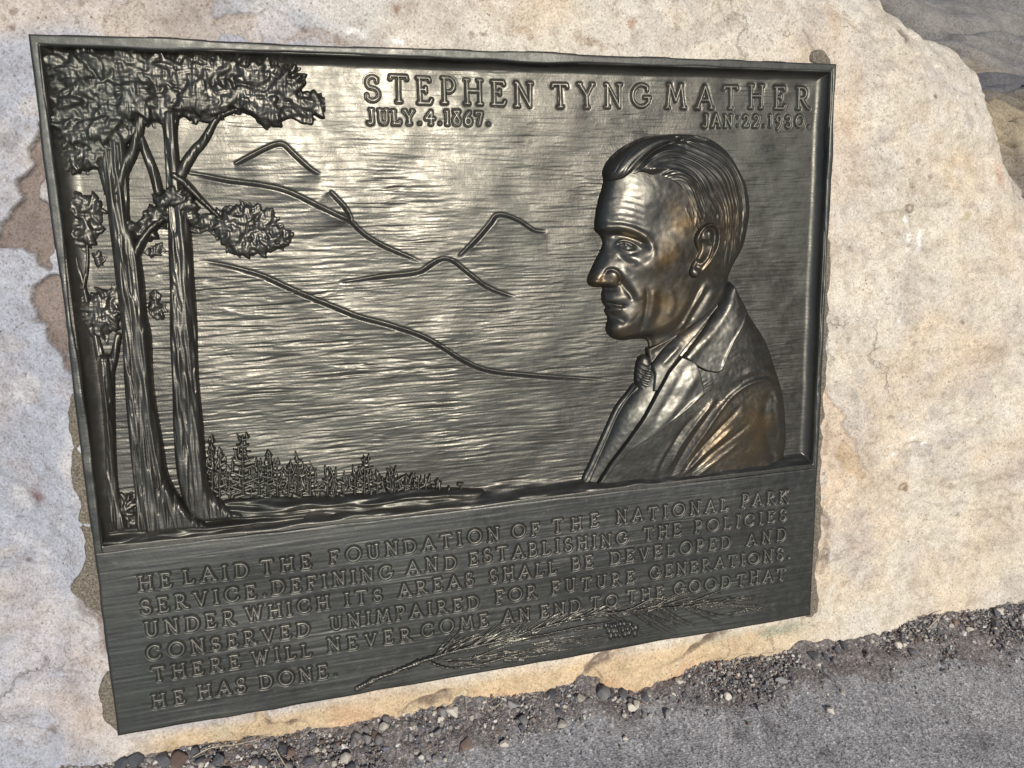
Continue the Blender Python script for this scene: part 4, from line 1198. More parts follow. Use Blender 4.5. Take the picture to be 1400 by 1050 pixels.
crack([(905, 914), (940, 893), (965, 875), (985, 862), (1002, 855)], 1.6, 6)
crack([(548, 980), (553, 970), (565, 958), (585, 953), (605, 948), (622, 945)], 1.4, 6)
crack([(786, 930), (798, 918), (806, 906), (820, 898), (835, 890), (842, 888)], 1.3, 5)
crack([(354, 972), (362, 983), (376, 992), (396, 989), (412, 986)], 1.2, 4)
crack([(998, -10), (1002, 10), (1003, 25), (1008, 48)], 0.8, 1.5, amt=0.4)
crack([(780, 45), (790, 52), (808, 58), (830, 66)], 0.9, 2, (0.30, 0.20, 0.13), 0.6)
crack([(700, 44), (715, 42), (724, 48), (732, 55)], 0.7, 1.5, (0.34, 0.24, 0.15), 0.5)
crack([(380, 60), (400, 52), (430, 46), (460, 55), (490, 58)], 0.9, 2.5, (0.26, 0.18, 0.13), 0.6)
crack([(1243, 30), (1252, 40), (1258, 54)], 1.5, 6, amt=0.8)
crack([(1150, 0), (1165, 22), (1185, 38), (1205, 52), (1212, 70)], 0.9, 2.5, (0.42, 0.33, 0.24), 0.5)
crack([(1395, 420), (1365, 470), (1372, 520)], 0.9, 1.5, (0.4, 0.34, 0.28), 0.3)
crack([(95, 818), (110, 829), (125, 836), (138, 845), (140, 880), (147, 910)], 1.4, 5)
crack([(1132, 650), (1127, 670), (1126, 700), (1130, 730), (1124, 780), (1121, 800)], 1.1, 4, amt=0.6)
crack([(1135, 560), (1131, 590), (1130, 620), (1138, 648)], 0.9, 3, (0.36, 0.27, 0.2), 0.6)
crack([(1124, 776), (1132, 765), (1160, 758)], 0.8, 2, amt=0.5)
for k_, (pts, w_) in enumerate((([(1238, 280), (1241, 300), (1246, 315), (1244, 345)], 3.0), ([(1255, 300), (1260, 318), (1258, 345)], 3.4), ([(1234, 420), (1229, 448)], 2.2), ([(1212, 612), (1240, 598), (1275, 585), (1320, 573), (1380, 561)], 1.1), ([(1210, 625), (1235, 613), (1260, 604)], 2.0), ([(478, 43), (490, 42), (497, 47)], 4), ([(534, 60), (546, 56), (553, 60)], 3.2))):
    q = smooth(P(pts, -0.011), 5)
    d_, _, _ = g.line(q)
    lay(0.97 * np.exp(-0.5 * ((d_ + 0.45 * np.abs(wv)) / (w_ * PX)) ** 2) * sstep(-0.9, 0.4, g.n(0.004, 0.004, 120 + k_)), (0.92, 0.91, 0.88))
for x, y, s_, c_ in ((40, 687, 5, (0.22, 0.12, 0.10)), (30, 487, 1.6, (0.04, 0.03, 0.03)), (28, 782, 2.4, (0.10, 0.09, 0.09)), (67, 1010, 4, (0.2, 0.16, 0.14)), (118, 936, 3, (0.26, 0.2, 0.18)), (1277, 133, 2.2, (0.16, 0.11, 0.09)), (1232, 665, 2.4, (0.26, 0.17, 0.07)), (1237, 670, 1.8, (0.2, 0.13, 0.06)), (1306, 186, 2.4, (0.2, 0.12, 0.09)), (1245, 283, 2.0, (0.2, 0.14, 0.1)), (1267, 515, 3, (0.3, 0.25, 0.2)), (542, 13, 3, (0.3, 0.17, 0.12)), (602, 2, 2, (0.1, 0.08, 0.07)), (543, 37, 2, (0.1, 0.07, 0.06)), (923, 36, 3, (0.22, 0.16, 0.11)), (862, 32, 5, (0.42, 0.26, 0.19)), (1165, 540, 6, (0.36, 0.32, 0.27)), (1335, 303, 4, (0.44, 0.36, 0.25)), (1322, 297, 3, (0.46, 0.38, 0.22))):
    c0 = P([(x, y)], -0.011)[0]
    lay(0.85 * np.exp(-0.5 * ((np.hypot(g.U - c0[0], g.V - c0[1]) + wv * 0.6) / (s_ * PX)) ** 2), c_)
for x, y, sx, sy, c_ in ((1318, 235, 26, 22, (0.60, 0.45, 0.27)), (1385, 238, 7, 14, (0.55, 0.33, 0.23)), (1160, 150, 14, 60, (0.62, 0.49, 0.35)), (1148, 25, 10, 22, (0.58, 0.44, 0.31)), (1340, 480, 40, 26, (0.62, 0.50, 0.37)), (1360, 730, 40, 60, (0.62, 0.51, 0.37)), (1320, 590, 24, 8, (0.42, 0.39, 0.36)), (1170, 800, 50, 30, (0.62, 0.51, 0.37)), (60, 900, 60, 40, (0.47, 0.44, 0.45)), (130, 960, 40, 50, (0.55, 0.44, 0.36))):
    c0 = P([(x, y)], -0.011)[0]
    lay(0.7 * np.exp(-0.5 * (((g.U - c0[0]) / (sx * PX)) ** 2 + ((g.V - c0[1]) / (sy * PX)) ** 2)) * np.clip(0.8 + 0.4 * g.n(0.01, 0.01, 130), 0, 1), c_)
under = (nearp < -0.006)
Z = np.where(under, np.minimum(Z, -0.0215), Z)
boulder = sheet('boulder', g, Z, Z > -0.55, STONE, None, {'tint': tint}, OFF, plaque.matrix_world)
setp(boulder, 'large pale sandstone boulder with scaling skin that holds the bronze plaque', 'boulder')


def mortar(pts, lift, seed):
    gm = Grid(*(lambda q: (q[:, 0].min() - 0.004, q[:, 1].min() - 0.004, q[:, 0].max() + 0.004, q[:, 1].max() + 0.004))(P(pts, -0.010)), 0.0014)
    d_ = gm.sdf(smooth(P(pts, -0.010), 3, True)) + 0.0016 * gm.n(0.006, 0.006, seed)
    j = np.clip(((gm.V - g.v[0]) / g.res).astype(int), 0, g.shape[0] - 1)
    i = np.clip(((gm.U - g.u[0]) / g.res).astype(int), 0, g.shape[1] - 1)
    zz = blur(np.maximum(Z[j, i], -0.016), 3) + lift * np.sqrt(np.clip(1 - (1 - np.clip(d_ / 0.006, 0, 1)) ** 2, 0, 1)) + 0.0006 * gm.n(0.003, 0.003, seed + 1) - np.clip(-d_ / 0.001, 0, 3) * 0.003
    sheet('mortar', gm, zz, d_ > -0.0015, MORTAR, boulder)


boulder_off = OFF
mortar([(1108, 86), (1108, 78), (1113, 70), (1121, 68), (1130, 71), (1136, 80), (1137, 90), (1120, 94)], 0.0045, 140)
mortar([(1125, 330), (1133, 332), (1138, 345), (1134, 380), (1133, 420), (1130, 470), (1130, 520), (1126, 560), (1124, 620), (1123, 680), (1121, 740), (1118, 790), (1120, 830), (1112, 838), (1100, 835), (1104, 640), (1116, 420)], 0.0025, 142)
mortar([(100, 530), (94, 545), (92, 580), (98, 610), (97, 640), (106, 680), (112, 730), (120, 755), (112, 775), (96, 805), (108, 822), (128, 834), (142, 838), (140, 760), (120, 640), (108, 530)], 0.0020, 144)
mortar([(150, 915), (138, 930), (136, 955), (142, 985), (156, 1002), (164, 1000), (158, 930)], 0.0020, 146)

# ------------------------------------------------------------------ darker rocks behind, up the bank


def lump(name, c, dims, rot, seed, layers, colr, label, e=3.2, n=110, lay_amp=0.05):
    """a weathered block: rounded box, bedding ledges and rough displacement, all as geometry"""
    r_ = np.random.default_rng(seed)
    lin = np.linspace(-1, 1, n)
    A, Bq = np.meshgrid(lin, lin)
    one = np.ones_like(A)
    co_, quads, b0 = [], [], 0
    idx = np.arange(n * n).reshape(n, n)
    q0 = np.stack([idx[:-1, :-1], idx[:-1, 1:], idx[1:, 1:], idx[1:, :-1]], -1).reshape(-1, 4)
    for f in ((A, Bq, one), (-A, Bq, -one), (one, A, Bq), (-one, -A, Bq), (-A, one, Bq), (A, -one, Bq)):
        p = np.stack(f, -1).reshape(-1, 3)
        co_.append(p)
        quads.append(q0 + b0)
        b0 += n * n
    p = np.concatenate(co_)
    quads = np.concatenate(quads)
    p = p / (np.abs(p) ** e).sum(1, keepdims=True) ** (1 / e)
    S = 64
    vol = r_.standard_normal((S, S, S)).astype(np.float32)
    fv = np.fft.rfftn(vol)
    k1 = np.fft.fftfreq(S) * 2 * np.pi
    k3 = np.fft.rfftfreq(S) * 2 * np.pi

    def field(lx, lz):
        q_ = np.fft.irfftn(fv * np.exp(-0.5 * ((k1[:, None, None] * lx) ** 2 + (k1[None, :, None] * lx) ** 2 + (k3[None, None, :] * lz) ** 2)), s=(S, S, S))
        q_ /= q_.std()
        x_ = (p * 0.5 + 0.5) * (S - 2)
        i_ = np.floor(x_).astype(int)
        f_ = x_ - i_
        o_ = 0
        for a_ in (0, 1):
            for b_ in (0, 1):
                for c_ in (0, 1):
                    wgt = (f_[:, 0] if a_ else 1 - f_[:, 0]) * (f_[:, 1] if b_ else 1 - f_[:, 1]) * (f_[:, 2] if c_ else 1 - f_[:, 2])
                    o_ = o_ + wgt * q_[i_[:, 0] + a_, i_[:, 1] + b_, i_[:, 2] + c_]
        return o_
    big_, mid_, fine_, bed = field(9, 7), field(4, 2.2), field(1.6, 0.9), field(14, 1.3)
    zz = p[:, 2] + 0.06 * mid_
    stepz = np.abs(((zz * layers + 0.35 * big_) % 1.0) - 0.5) * 2
    sc_ = 1 + 0.06 * big_ + 0.025 * mid_ + 0.012 * fine_ + 0.006 * field(0.8, 0.5) + lay_amp * (sstep(0.0, 0.25, stepz) - 1) + 0.02 * bed
    hor = np.hypot(p[:, 0], p[:, 1])
    p2 = p * sc_[:, None]
    co2 = p2 * np.asarray(dims)
    col_ = np.ones((len(p), 3)) * np.asarray(colr)
    band = sstep(0.3, 1.0, bed)[:, None]
    col_ = col_ * (1 - 0.55 * band) + np.array([0.36, 0.29, 0.19]) * 0.55 * band
    dk_ = sstep(0.4, 1.3, -bed)[:, None] * 0.5
    col_ = col_ * (1 - dk_) + np.array([0.17, 0.165, 0.18]) * dk_
    me = np_mesh(name, co2, quads, STONE_D, True, {'tint': col_})
    o = add(name, me)
    o.location = c
    o.rotation_euler = [math.radians(a_) for a_ in rot]
    return setp(o, label, 'rock')


STONE_D = stone('dark_stone', 1.3)
lump('rock', (1.86, 1.04, 0.325), (0.95, 0.30, 0.34), (-3, 2, -45), 3, 2.6, (0.255, 0.24, 0.222), 'broad grey layered rock behind the boulder at the upper right', 5.0, 190)
lump('rock', (1.66, 0.69, 0.30), (0.46, 0.16, 0.285), (4, -4, -40), 5, 4.0, (0.16, 0.158, 0.165), 'dark grey rock wedged below the broad layered rock', 4.0, 150)
lump('rock', (1.53, 0.535, 0.30), (0.34, 0.12, 0.265), (6, 5, -38), 9, 9.0, (0.36, 0.30, 0.21), 'tan finely banded rock at the right edge beside the boulder', 4.0, 150)
# ------------------------------------------------------------------ the ground
CONT = np.array([(40, 1062), (107, 1048), (137, 1047), (172, 1038), (200, 1034), (237, 1027), (260, 1020), (300, 1015), (337, 1008), (382, 1008), (427, 995), (475, 997), (505, 985), (525, 979), (557, 980), (595, 968), (630, 954), (662, 953), (697, 955), (737, 947), (770, 938), (795, 928), (825, 940), (850, 947), (890, 943), (920, 929), (947, 913), (975, 904), (1025, 899), (1050, 898), (1095, 882), (1132, 878), (1175, 873), (1225, 862), (1257, 845), (1300, 840), (1350, 834), (1398, 825), (1450, 815)], float)


def rock_z(u, v):
    """height of the boulder's face above the plaque plane"""
    j = np.clip(((v - g.v[0]) / g.res).astype(int), 0, g.shape[0] - 1)
    i = np.clip(((u - g.u[0]) / g.res).astype(int), 0, g.shape[1] - 1)
    return Z[j, i]


zz = np.full(len(CONT), -0.01)
for _ in range(6):
    q = np.array([P([c], z_)[0] for c, z_ in zip(CONT, zz)])
    zz = 0.5 * zz + 0.5 * rock_z(q[:, 0], q[:, 1])
loc = np.stack([q[:, 0], q[:, 1], zz], 1)
cwld = loc @ MW3.T + ORG
CX, CY, CZ = cwld[:, 0], cwld[:, 1], cwld[:, 2]
od = np.argsort(CX)
CX, CY, CZ = CX[od], CY[od], CZ[od]
zoff = float(np.median(CZ))


def ground_z(x, y, detail=None):
    yc, zc = np.interp(x, CX, CY), np.interp(x, CX, CZ)
    d_ = np.clip(yc - y, -0.3, 5)
    return zoff - 0.010 + (zc - zoff + 0.010) * np.exp(-np.clip(d_, 0, 9) / 0.07) + np.clip(-d_, 0, 0.3) * 0.05


def gpt(x, y):
    """traced point -> where its ray meets the ground"""
    z_ = zoff - 0.008
    for _ in range(12):
        p = G(x, y, z_)
        z_ = 0.5 * z_ + 0.5 * float(ground_z(np.array([p[0]]), np.array([p[1]]))[0])
    return np.array([p[0], p[1], z_])


gg = Grid(-0.9, -0.85, 2.3, 0.30, 0.0035)
EDGE = np.array([gpt(x, y)[:2] for x, y in [(330, 1100), (420, 1075), (520, 1048), (600, 1030), (660, 1012), (760, 985), (840, 975), (900, 962), (980, 955), (1050, 945), (1100, 930), (1200, 920), (1300, 896), (1340, 888), (1400, 880), (1480, 860)]])
eo = np.argsort(EDGE[:, 0])
EX, EY = EDGE[eo, 0], EDGE[eo, 1]
dirt = sstep(-0.018, 0.012, gg.V - np.interp(gg.U, EX, EY) + 0.010 * gg.n(0.03, 0.02, 151) + 0.006 * gg.n(0.008, 0.008, 152))
Zg = ground_z(gg.U, gg.V) + 0.0016 * gg.n(0.05, 0.05, 153) + 0.0006 * gg.n(0.008, 0.008, 154) * (1 + 1.5 * dirt) + 0.0009 * dirt * gg.n(0.005, 0.005, 155)
tint = np.ones(gg.shape + (3,)) * np.array([0.285, 0.281, 0.284])


def layg(m, c):
    m = np.clip(m, 0, 1)[..., None]
    tint[...] = tint * (1 - m) + np.asarray(c) * m


layg(0.5 * sstep(0.2, 1.4, gg.n(0.04, 0.04, 156)), (0.34, 0.325, 0.325))
layg(0.5 * sstep(0.4, 1.4, gg.n(0.02, 0.02, 157)), (0.225, 0.221, 0.228))
layg(0.92 * dirt, (0.145, 0.120, 0.108))
layg(0.6 * dirt * sstep(0, 1, gg.n(0.02, 0.02, 158)), (0.19, 0.165, 0.15))
for x, y, s_ in ((1010, 1005, 10), (995, 985, 6), (1058, 1000, 12), (1125, 1030, 9), (1340, 1012, 11), (830, 1000, 8), (1140, 935, 10)):
    c0 = gpt(x, y)
    layg(0.7 * np.exp(-0.5 * ((np.hypot(gg.U - c0[0], gg.V - c0[1]) + 0.004 * gg.n(0.006, 0.006, 159)) / (s_ * PX)) ** 2), (0.07, 0.065, 0.07))
ASPH, t_, p_ = new_mat('asphalt')
v_ = objvec(t_)
c_ = attr(t_, 'tint', 'Color')
n1, n2 = tex_noise(t_, 240, 4, 0.8, v_), tex_noise(t_, 900, 2, 0.7, v_)
c_ = mix(t_, ramp(t_, n1, [(0.36, grey(0.8)), (0.48, grey(0))]), c_, (0.07, 0.065, 0.07))
c_ = mix(t_, ramp(t_, n1, [(0.53, grey(0)), (0.63, grey(0.7))]), c_, (0.40, 0.375, 0.37))
c_ = mix(t_, ramp(t_, n2, [(0.56, grey(0)), (0.66, grey(0.6))]), c_, (0.46, 0.43, 0.40))
vo_ = t_.nodes.new('ShaderNodeTexVoronoi')
vo_.inputs['Scale'].default_value = 330
t_.links.new(v_, vo_.inputs['Vector'])
c_ = mix(t_, 1.0, c_, ramp(t_, vo_.outputs['Color'], [(0.10, grey(0.50)), (0.35, grey(0.95)), (0.65, grey(1.08)), (0.88, grey(1.65))]), 'MULTIPLY')
t_.links.new(c_, p_.inputs['Base Color'])
p_.inputs['Roughness'].default_value = 0.92
b_ = bumpn(t_, vo_.outputs['Distance'], 0.6, 0.002)
b_ = bumpn(t_, n1, 0.6, 0.0025, b_)
b_ = bumpn(t_, n2, 0.5, 0.0010, b_)
t_.links.new(b_, p_.inputs['Normal'])
setp(sheet('path', gg, Zg, np.ones(gg.shape, bool), ASPH, None, {'tint': tint}, np.zeros(3)), kind='structure')

# the bank behind and the wide ground beyond
gk = Grid(-6, 0.28, 9, 9, 0.03)
Zk = zoff - 0.03 + 0.66 * sstep(0.35, 1.35, gk.V) + 0.10 * np.clip(gk.V - 1.2, 0, 9) + 0.03 * gk.n(0.25, 0.25, 161) + 0.012 * gk.n(0.06, 0.06, 162)
tk = np.ones(gk.shape + (3,)) * np.array([0.17, 0.15, 0.135]) * (1 + 0.25 * gk.n(0.05, 0.05, 163))[..., None].clip(0.5, 1.6)
setp(sheet('bank', gk, Zk, np.ones(gk.shape, bool), ASPH, None, {'tint': tk}, np.zeros(3)), kind='structure')
gw = np.array([(-400, -400, 0), (400, -400, 0), (400, 400, 0), (-400, 400, 0)], float) + np.array([0, 0, zoff - 0.06])
setp(add('ground', np_mesh('ground', gw, np.array([[0, 1, 2, 3]]), ASPH, False, {'tint': np.ones((4, 3)) * 0.2})), kind='structure')

# dark wooded slope, out of view, added so the plaque's right side reflects dark
az = np.radians(np.linspace(22, 150, 160))
rad = np.linspace(0, 1, 40)
Az, Rd = np.meshgrid(az, rad)
el = np.radians(33) * sstep(math.radians(22), math.radians(40), Az) * (1 + 0.10 * np.interp(Az, az, np.random.default_rng(5).standard_normal(160)))
dist = 16 + 34 * Rd
hx, hy, hz = dist * np.sin(Az), -dist * np.cos(Az), np.clip(50 * np.tan(el) * Rd ** 1.15, -1, 60) - 0.6 + np.random.default_rng(6).standard_normal(Az.shape) * 0.6 * Rd
ix = np.arange(Az.size).reshape(Az.shape)
hq = np.stack([ix[:-1, :-1], ix[1:, :-1], ix[1:, 1:], ix[:-1, 1:]], -1).reshape(-1, 4)
ADDED_HILL, t_, p_ = new_mat('added_hillside')
t_.links.new(ramp(t_, tex_noise(t_, 0.9, 5, 0.7, objvec(t_)), [(0.35, (0.030, 0.038, 0.024)), (0.65, (0.085, 0.082, 0.055))]), p_.inputs['Base Color'])
p_.inputs['Roughness'].default_value = 1.0
setp(add('added_hill', np_mesh('added_hill', np.stack([hx.ravel(), hy.ravel(), hz.ravel()], 1), hq, ADDED_HILL, False)), kind='structure')

# ------------------------------------------------------------------ gravel: loose fragments, one mesh
t5 = (1 + 5 ** 0.5) / 2
ICO = np.array([(-1, t5, 0), (1, t5, 0), (-1, -t5, 0), (1, -t5, 0), (0, -1, t5), (0, 1, t5), (0, -1, -t5), (0, 1, -t5), (t5, 0, -1), (t5, 0, 1), (-t5, 0, -1), (-t5, 0, 1)]) / math.sqrt(1 + t5 * t5)
ICF = np.array([(0, 11, 5), (0, 5, 1), (0, 1, 7), (0, 7, 10), (0, 10, 11), (1, 5, 9), (5, 11, 4), (11, 10, 2), (10, 7, 6), (7, 1, 8), (3, 9, 4), (3, 4, 2), (3, 2, 6), (3, 6, 8), (3, 8, 9), (4, 9, 5), (2, 4, 11), (6, 2, 10), (8, 6, 7), (9, 8, 1)])
r = np.random.default_rng(77)


def rotm(n_):
    q_ = r.standard_normal((n_, 4))
    q_ /= np.linalg.norm(q_, axis=1, keepdims=True)
    w_, x_, y_, z_ = q_.T
    return np.stack([np.stack([1 - 2 * (y_ * y_ + z_ * z_), 2 * (x_ * y_ - z_ * w_), 2 * (x_ * z_ + y_ * w_)], -1), np.stack([2 * (x_ * y_ + z_ * w_), 1 - 2 * (x_ * x_ + z_ * z_), 2 * (y_ * z_ - x_ * w_)], -1), np.stack([2 * (x_ * z_ - y_ * w_), 2 * (y_ * z_ + x_ * w_), 1 - 2 * (x_ * x_ + y_ * y_)], -1)], -2)


PAL = np.array([(0.10, 0.095, 0.10), (0.15, 0.14, 0.145), (0.23, 0.21, 0.20), (0.34, 0.31, 0.27), (0.50, 0.46, 0.40), (0.60, 0.57, 0.53), (0.14, 0.095, 0.082), (0.23, 0.165, 0.125), (0.12, 0.13, 0.16)])
PW = np.array([0.2, 0.18, 0.15, 0.12, 0.09, 0.05, 0.1, 0.06, 0.05])


def fragments(name, xs, ys, zs, sizes, mat_):
    n_ = len(xs)
    base_ = ICO[None] * (1 + 0.22 * r.standard_normal((n_, 12, 1)))
    base_ = base_ * r.uniform(0.55, 1.1, (n_, 1, 3))
    base_ = np.einsum('nij,nkj->nki', rotm(n_), base_) * sizes[:, None, None]
    co_ = base_ + np.stack([xs, ys, zs + sizes * 0.30], 1)[:, None, :]
    fc = (ICF[None] + 12 * np.arange(n_)[:, None, None]).reshape(-1, 3)
    cols = PAL[r.choice(len(PAL), n_, p=PW / PW.sum())] * r.uniform(0.8, 1.25, (n_, 1))
    return np_mesh(name, co_.reshape(-1, 3), fc, mat_, False, {'tint': np.repeat(cols, 12, 0)}, 3)


PEB, t_, p_ = new_mat('pebble_stone')
v_ = objvec(t_)
c_ = attr(t_, 'tint', 'Color')
n1 = tex_noise(t_, 500, 4, 0.7, v_)
c_ = mix(t_, ramp(t_, n1, [(0.35, grey(0.5)), (0.5, grey(0))]), c_, (0.06, 0.055, 0.05))
t_.links.new(c_, p_.inputs['Base Color'])
p_.inputs['Roughness'].default_value = 0.75
t_.links.new(bumpn(t_, n1, 0.4, 0.001), p_.inputs['Normal'])

n_ = 24000
xs = r.uniform(-0.2, 1.75, n_)
ed = np.interp(xs, EX, EY)
cy_ = np.interp(xs, CX, CY)
wd = np.clip(cy_ - ed, 0.03, 0.4)
off_ = np.abs(r.standard_normal(n_)) * wd * 0.55
ys = cy_ + 0.004 - off_
sz = np.clip(r.lognormal(-6.55, 0.42, n_), 0.0006, 0.0045)
x2, y2 = r.uniform(-0.2, 1.75, 2600), r.uniform(-0.6, 0.0, 2600)
xs, ys = np.concatenate([xs, x2]), np.concatenate([ys, y2])
sz = np.concatenate([sz, np.clip(r.lognormal(-7.0, 0.35, 2600), 0.0004, 0.002)])
setp(add('gravel', fragments('gravel', xs, ys, ground_z(xs, ys), sz, PEB)), kind='stuff')
xb, yb = r.uniform(0.6, 4.5, 6000), r.uniform(0.5, 4.5, 6000)
jb = np.clip(((yb - gk.v[0]) / gk.res).astype(int), 0, gk.shape[0] - 1)
ib = np.clip(((xb - gk.u[0]) / gk.res).astype(int), 0, gk.shape[1] - 1)
setp(add('bank_gravel', fragments('bank_gravel', xb, yb, Zk[jb, ib], np.clip(r.lognormal(-4.9, 0.5, 6000), 0.003, 0.03), PEB)), kind='stuff')

# ------------------------------------------------------------------ pebbles one could pick up
bpy_ico = None


def pebble_mesh(seed, colr, dims, facets=11):
    """rounded broken stone: sphere cut by a few random planes, then softened"""
    rr_ = np.random.default_rng(seed)
    th = np.linspace(0, np.pi, 13)
    ph = np.linspace(0, 2 * np.pi, 18, endpoint=False)
    ring = np.array([(math.sin(a_) * math.cos(b_), math.sin(a_) * math.sin(b_), math.cos(a_)) for a_ in th[1:-1] for b_ in ph])
    p = np.concatenate([[(0, 0, 1)], ring, [(0, 0, -1)]])
    for _ in range(facets):
        n0 = rr_.standard_normal(3)
        n0 /= np.linalg.norm(n0)
        h0 = rr_.uniform(0.42, 0.78)
        dpl = p @ n0 - h0
        p = p - np.clip(dpl, 0, None)[:, None] * n0 * 0.97
    p = p * (1 + 0.02 * rr_.standard_normal((len(p), 1))) * np.asarray(dims)
    f3, f4 = [], []
    m_ = 18
    quads = []
    for k in range(m_):
        quads.append((0, 1 + k, 1 + (k + 1) % m_, 1 + (k + 1) % m_))
    for i in range(10):
        for k in range(m_):
            a0, b0 = 1 + i * m_ + k, 1 + i * m_ + (k + 1) % m_
            quads.append((a0, a0 + m_, b0 + m_, b0))
    last = len(p) - 1
    for k in range(m_):
        quads.append((last, 1 + 10 * m_ + (k + 1) % m_, 1 + 10 * m_ + k, 1 + 10 * m_ + k))
    tri = np.array([q_[:3] if q_[2] == q_[3] else q_ for q_ in quads], dtype=object)
    me = bpy.data.meshes.new('pebble')
    me.from_pydata([tuple(x_) for x_ in p], [], [tuple(int(i_) for i_ in q_) for q_ in tri])
    at = me.attributes.new('tint', 'FLOAT_COLOR', 'POINT')
    at.data.foreach_set('color', np.tile(np.append(np.asarray(colr, np.float32), 1), len(p)))
    me.polygons.foreach_set('use_smooth', np.ones(len(me.polygons), bool))
    me.materials.append(PEB)
    me.update()
    return me


KINDS = [
    ('dark charcoal pebble among the gravel at the foot of the boulder', 'dark pebbles along the boulder', (0.085, 0.085, 0.095), 0.30),
    ('mid grey pebble among the gravel at the foot of the boulder', 'grey pebbles along the boulder', (0.22, 0.21, 0.205), 0.30),
    ('pale cream pebble among the gravel at the foot of the boulder', 'cream pebbles along the boulder', (0.50, 0.455, 0.38), 0.24),
    ('reddish brown pebble among the gravel at the foot of the boulder', 'brown pebbles along the boulder', (0.175, 0.118, 0.095), 0.12),
]
PROTO = [[pebble_mesh(200 + 10 * k + q, np.array(K[2]) * f_, dm) for q, (f_, dm) in enumerate(((0.8, (1, 0.8, 0.65)), (1.0, (1, 0.7, 0.7)), (1.15, (1, 0.9, 0.55)), (1.3, (1, 0.65, 0.6))))] for k, K in enumerate(KINDS)]


def place_pebble(x, y, size, k, q, label=None, group=None, rot=None, dz=0.35):
    o = bpy.data.objects.new('pebble', PROTO[k][q])
    COL.objects.link(o)
    z_ = float(ground_z(np.array([x]), np.array([y]))[0])
    o.location = (x, y, z_ + size * dz)
    o.scale = (size, size, size)
    o.rotation_euler = rot or (r.uniform(-0.5, 0.5), r.uniform(-0.5, 0.5), r.uniform(0, 6.28))
    return setp(o, label or KINDS[k][0], 'pebble', group if label else KINDS[k][1])


SPECIAL = [
    (1110, 899, 0.0130, 0, 1, 'largest dark oval pebble below the right end of the plaque', (0.2, 0.3, 2.2)),
    (928, 934, 0.0100, 2, 3, 'upright cream pebble leaning on the boulder below the pine cone', (0.2, 1.2, 0.4)),
    (822, 952, 0.0140, 1, 0, 'blocky olive grey stone throwing a shadow on the boulder', (0.1, 0.1, 0.5)),
    (1136, 973, 0.0078, 2, 2, 'lone whitish pebble out on the asphalt at the lower right', (0.1, 0.2, 0.3)),
    (912, 978, 0.0085, 1, 3, 'flat light grey pebble at the edge of the asphalt', (0.1, 0.1, 0.6)),
    (768, 991, 0.0088, 2, 0, 'square pale grey pebble lying on the brown dirt', (0.1, 0.2, 0.8)),
    (1218, 919, 0.0058, 1, 1, 'small round grey pebble on the dirt near the asphalt', (0.1, 0.1, 0.2)),
    (188, 1041, 0.0120, 0, 0, 'dark pebble nearest the lower left corner of the plaque', (0.3, 0.2, 0.2)),
    (247, 1042, 0.0135, 3, 0, 'big reddish brown pebble below the lower left corner of the plaque', (0.2, 0.2, 1.0)),
    (225, 1040, 0.0110, 0, 2, 'bluish dark pebble beside the big reddish one', (0.2, 0.1, 1.7)),
    (620, 975, 0.0110, 2, 2, 'broad pale pebble under the stem of the pine branch', (0.1, 0.1, 0.3)),
    (601, 973, 0.0072, 3, 1, 'small rusty upright pebble left of the broad pale one', (0.1, 1.2, 1.2)),
    (485, 1017, 0.0105, 1, 3, 'light grey oblong pebble in the gravel left of centre', (0.2, 0.9, 1.2)),
    (525, 995, 0.0090, 2, 1, 'cream angular pebble touching the boulder left of centre', (0.1, 0.3, 0.4)),
    (690, 1018, 0.0080, 2, 2, 'round pale pebble near the bottom of the picture right of centre', (0.1, 0.1, 0.9)),
    (855, 1010, 0.0050, 2, 2, 'tiny white pebble alone on the asphalt near the bottom', (0.1, 0.1, 0.9)),
    (1150, 948, 0.0062, 2, 0, 'cream chip beside a dark stain on the asphalt', (0.1, 0.1, 0.3)),
    (1227, 884, 0.0085, 2, 3, 'long cream pebble on the dirt right of the plaque', (0.1, 0.1, 2.6)),
    (1367, 838, 0.0095, 2, 2, 'rounded cream pebble touching the boulder at the far right', (0.1, 0.2, 0.2)),
    (1360, 855, 0.0120, 0, 3, 'dark pebble in front of the rounded cream one at the far right', (0.2, 0.2, 0.9)),
]
for x, y, s_, k, q, lb, ro in SPECIAL:
    p = gpt(x, y)
    place_pebble(p[0], p[1], s_, k, q, lb, None, ro)
cnt = 0
while cnt < 290:
    x = r.uniform(-0.10, 1.45)
    yc = float(np.interp(x, CX, CY))
    ye = float(np.interp(x, EX, EY))
    d_ = abs(r.normal(0, 0.45)) * max(yc - ye, 0.03)
    s_ = float(np.clip(r.lognormal(-5.25, 0.35), 0.0032, 0.0105)) * (1.15 if x < 0.45 else 0.9)
    if d_ > 0.09:
        s_ *= 0.6
    k = r.choice(4, p=np.array([K[3] for K in KINDS]) / sum(K[3] for K in KINDS))
    place_pebble(x, yc - 0.006 - d_, s_, k, r.integers(4))
    cnt += 1

# ------------------------------------------------------------------ dry stalks
STRAW, t_, p_ = new_mat('dry_straw')
p_.inputs['Base Color'].default_value = (0.50, 0.42, 0.27, 1)
t_.links.new(ramp(t_, tex_noise(t_, 150, 2, 0.5, objvec(t_)), [(0.3, (0.34, 0.27, 0.16)), (0.7, (0.60, 0.53, 0.38))]), p_.inputs['Base Color'])
p_.inputs['Roughness'].default_value = 0.8


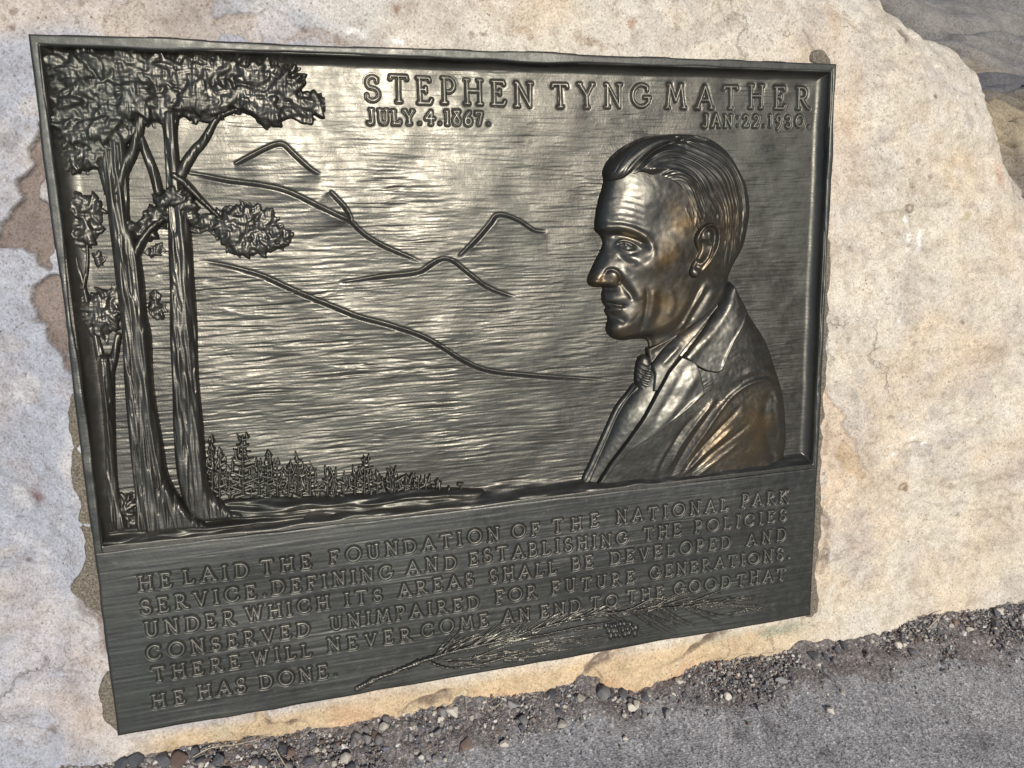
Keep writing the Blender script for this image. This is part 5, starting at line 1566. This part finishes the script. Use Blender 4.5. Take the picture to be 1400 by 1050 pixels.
def stalk(name, pts3, rad, label, cat, mat_=None):
    q = smooth(pts3, 5)
    ring, quads = [], []
    for i, c in enumerate(q):
        t_v = q[min(i + 1, len(q) - 1)] - q[max(i - 1, 0)]
        t_v = t_v / np.linalg.norm(t_v)
        a_ = np.cross(t_v, (0.1, 0.2, 1.0))
        a_ /= np.linalg.norm(a_)
        b2 = np.cross(t_v, a_)
        rr_ = rad * (1 - 0.5 * i / len(q)) * (1 + 0.15 * math.sin(i * 2.3))
        for k in range(6):
            an = k * math.pi / 3
            ring.append(c + rr_ * (a_ * math.cos(an) + b2 * math.sin(an)))
        if i:
            o_ = (i - 1) * 6
            for k in range(6):
                quads.append((o_ + k, o_ + (k + 1) % 6, o_ + 6 + (k + 1) % 6, o_ + 6 + k))
    ring = np.array(ring)
    c0 = q[0].copy()
    o = add(name, np_mesh(name, ring - c0, np.array(quads), mat_ or STRAW))
    o.location = c0
    return setp(o, label, cat)


def on_ground(pts, lift):
    return np.array([gpt(x, y) + np.array([0, 0, l_]) for (x, y), l_ in zip(pts, lift)])


stalk('straw', on_ground([(1266, 863), (1274, 856), (1282, 849), (1290, 843)], [0.004, 0.010, 0.013, 0.012]), 0.0009, 'dry straw leaning on the gravel right of the plaque', 'straw')
stalk('straw', on_ground([(1003, 914), (1008, 907), (1018, 902), (1029, 899)], [0.003, 0.007, 0.009, 0.008]), 0.0006, 'thin curved straw below the right end of the pine branch', 'straw')
stalk('straw', on_ground([(265, 1040), (290, 1030), (320, 1026), (350, 1020), (372, 1012)], [0.008, 0.012, 0.012, 0.013, 0.010]), 0.0006, 'long pale straw across the gravel at the lower left', 'straw')
stalk('straw', on_ground([(378, 1030), (384, 1042), (394, 1055)], [0.009, 0.010, 0.006]), 0.0008, 'short bent straw at the bottom edge left of centre', 'straw')
stalk('straw', on_ground([(636, 958), (637, 970), (638, 982)], [0.006, 0.010, 0.007]), 0.0005, 'thin upright straw below the stem of the pine branch', 'straw')
stalk('straw', on_ground([(670, 975), (682, 968), (692, 958)], [0.006, 0.009, 0.012]), 0.0005, 'thin straw right of the broad pale pebble', 'straw')
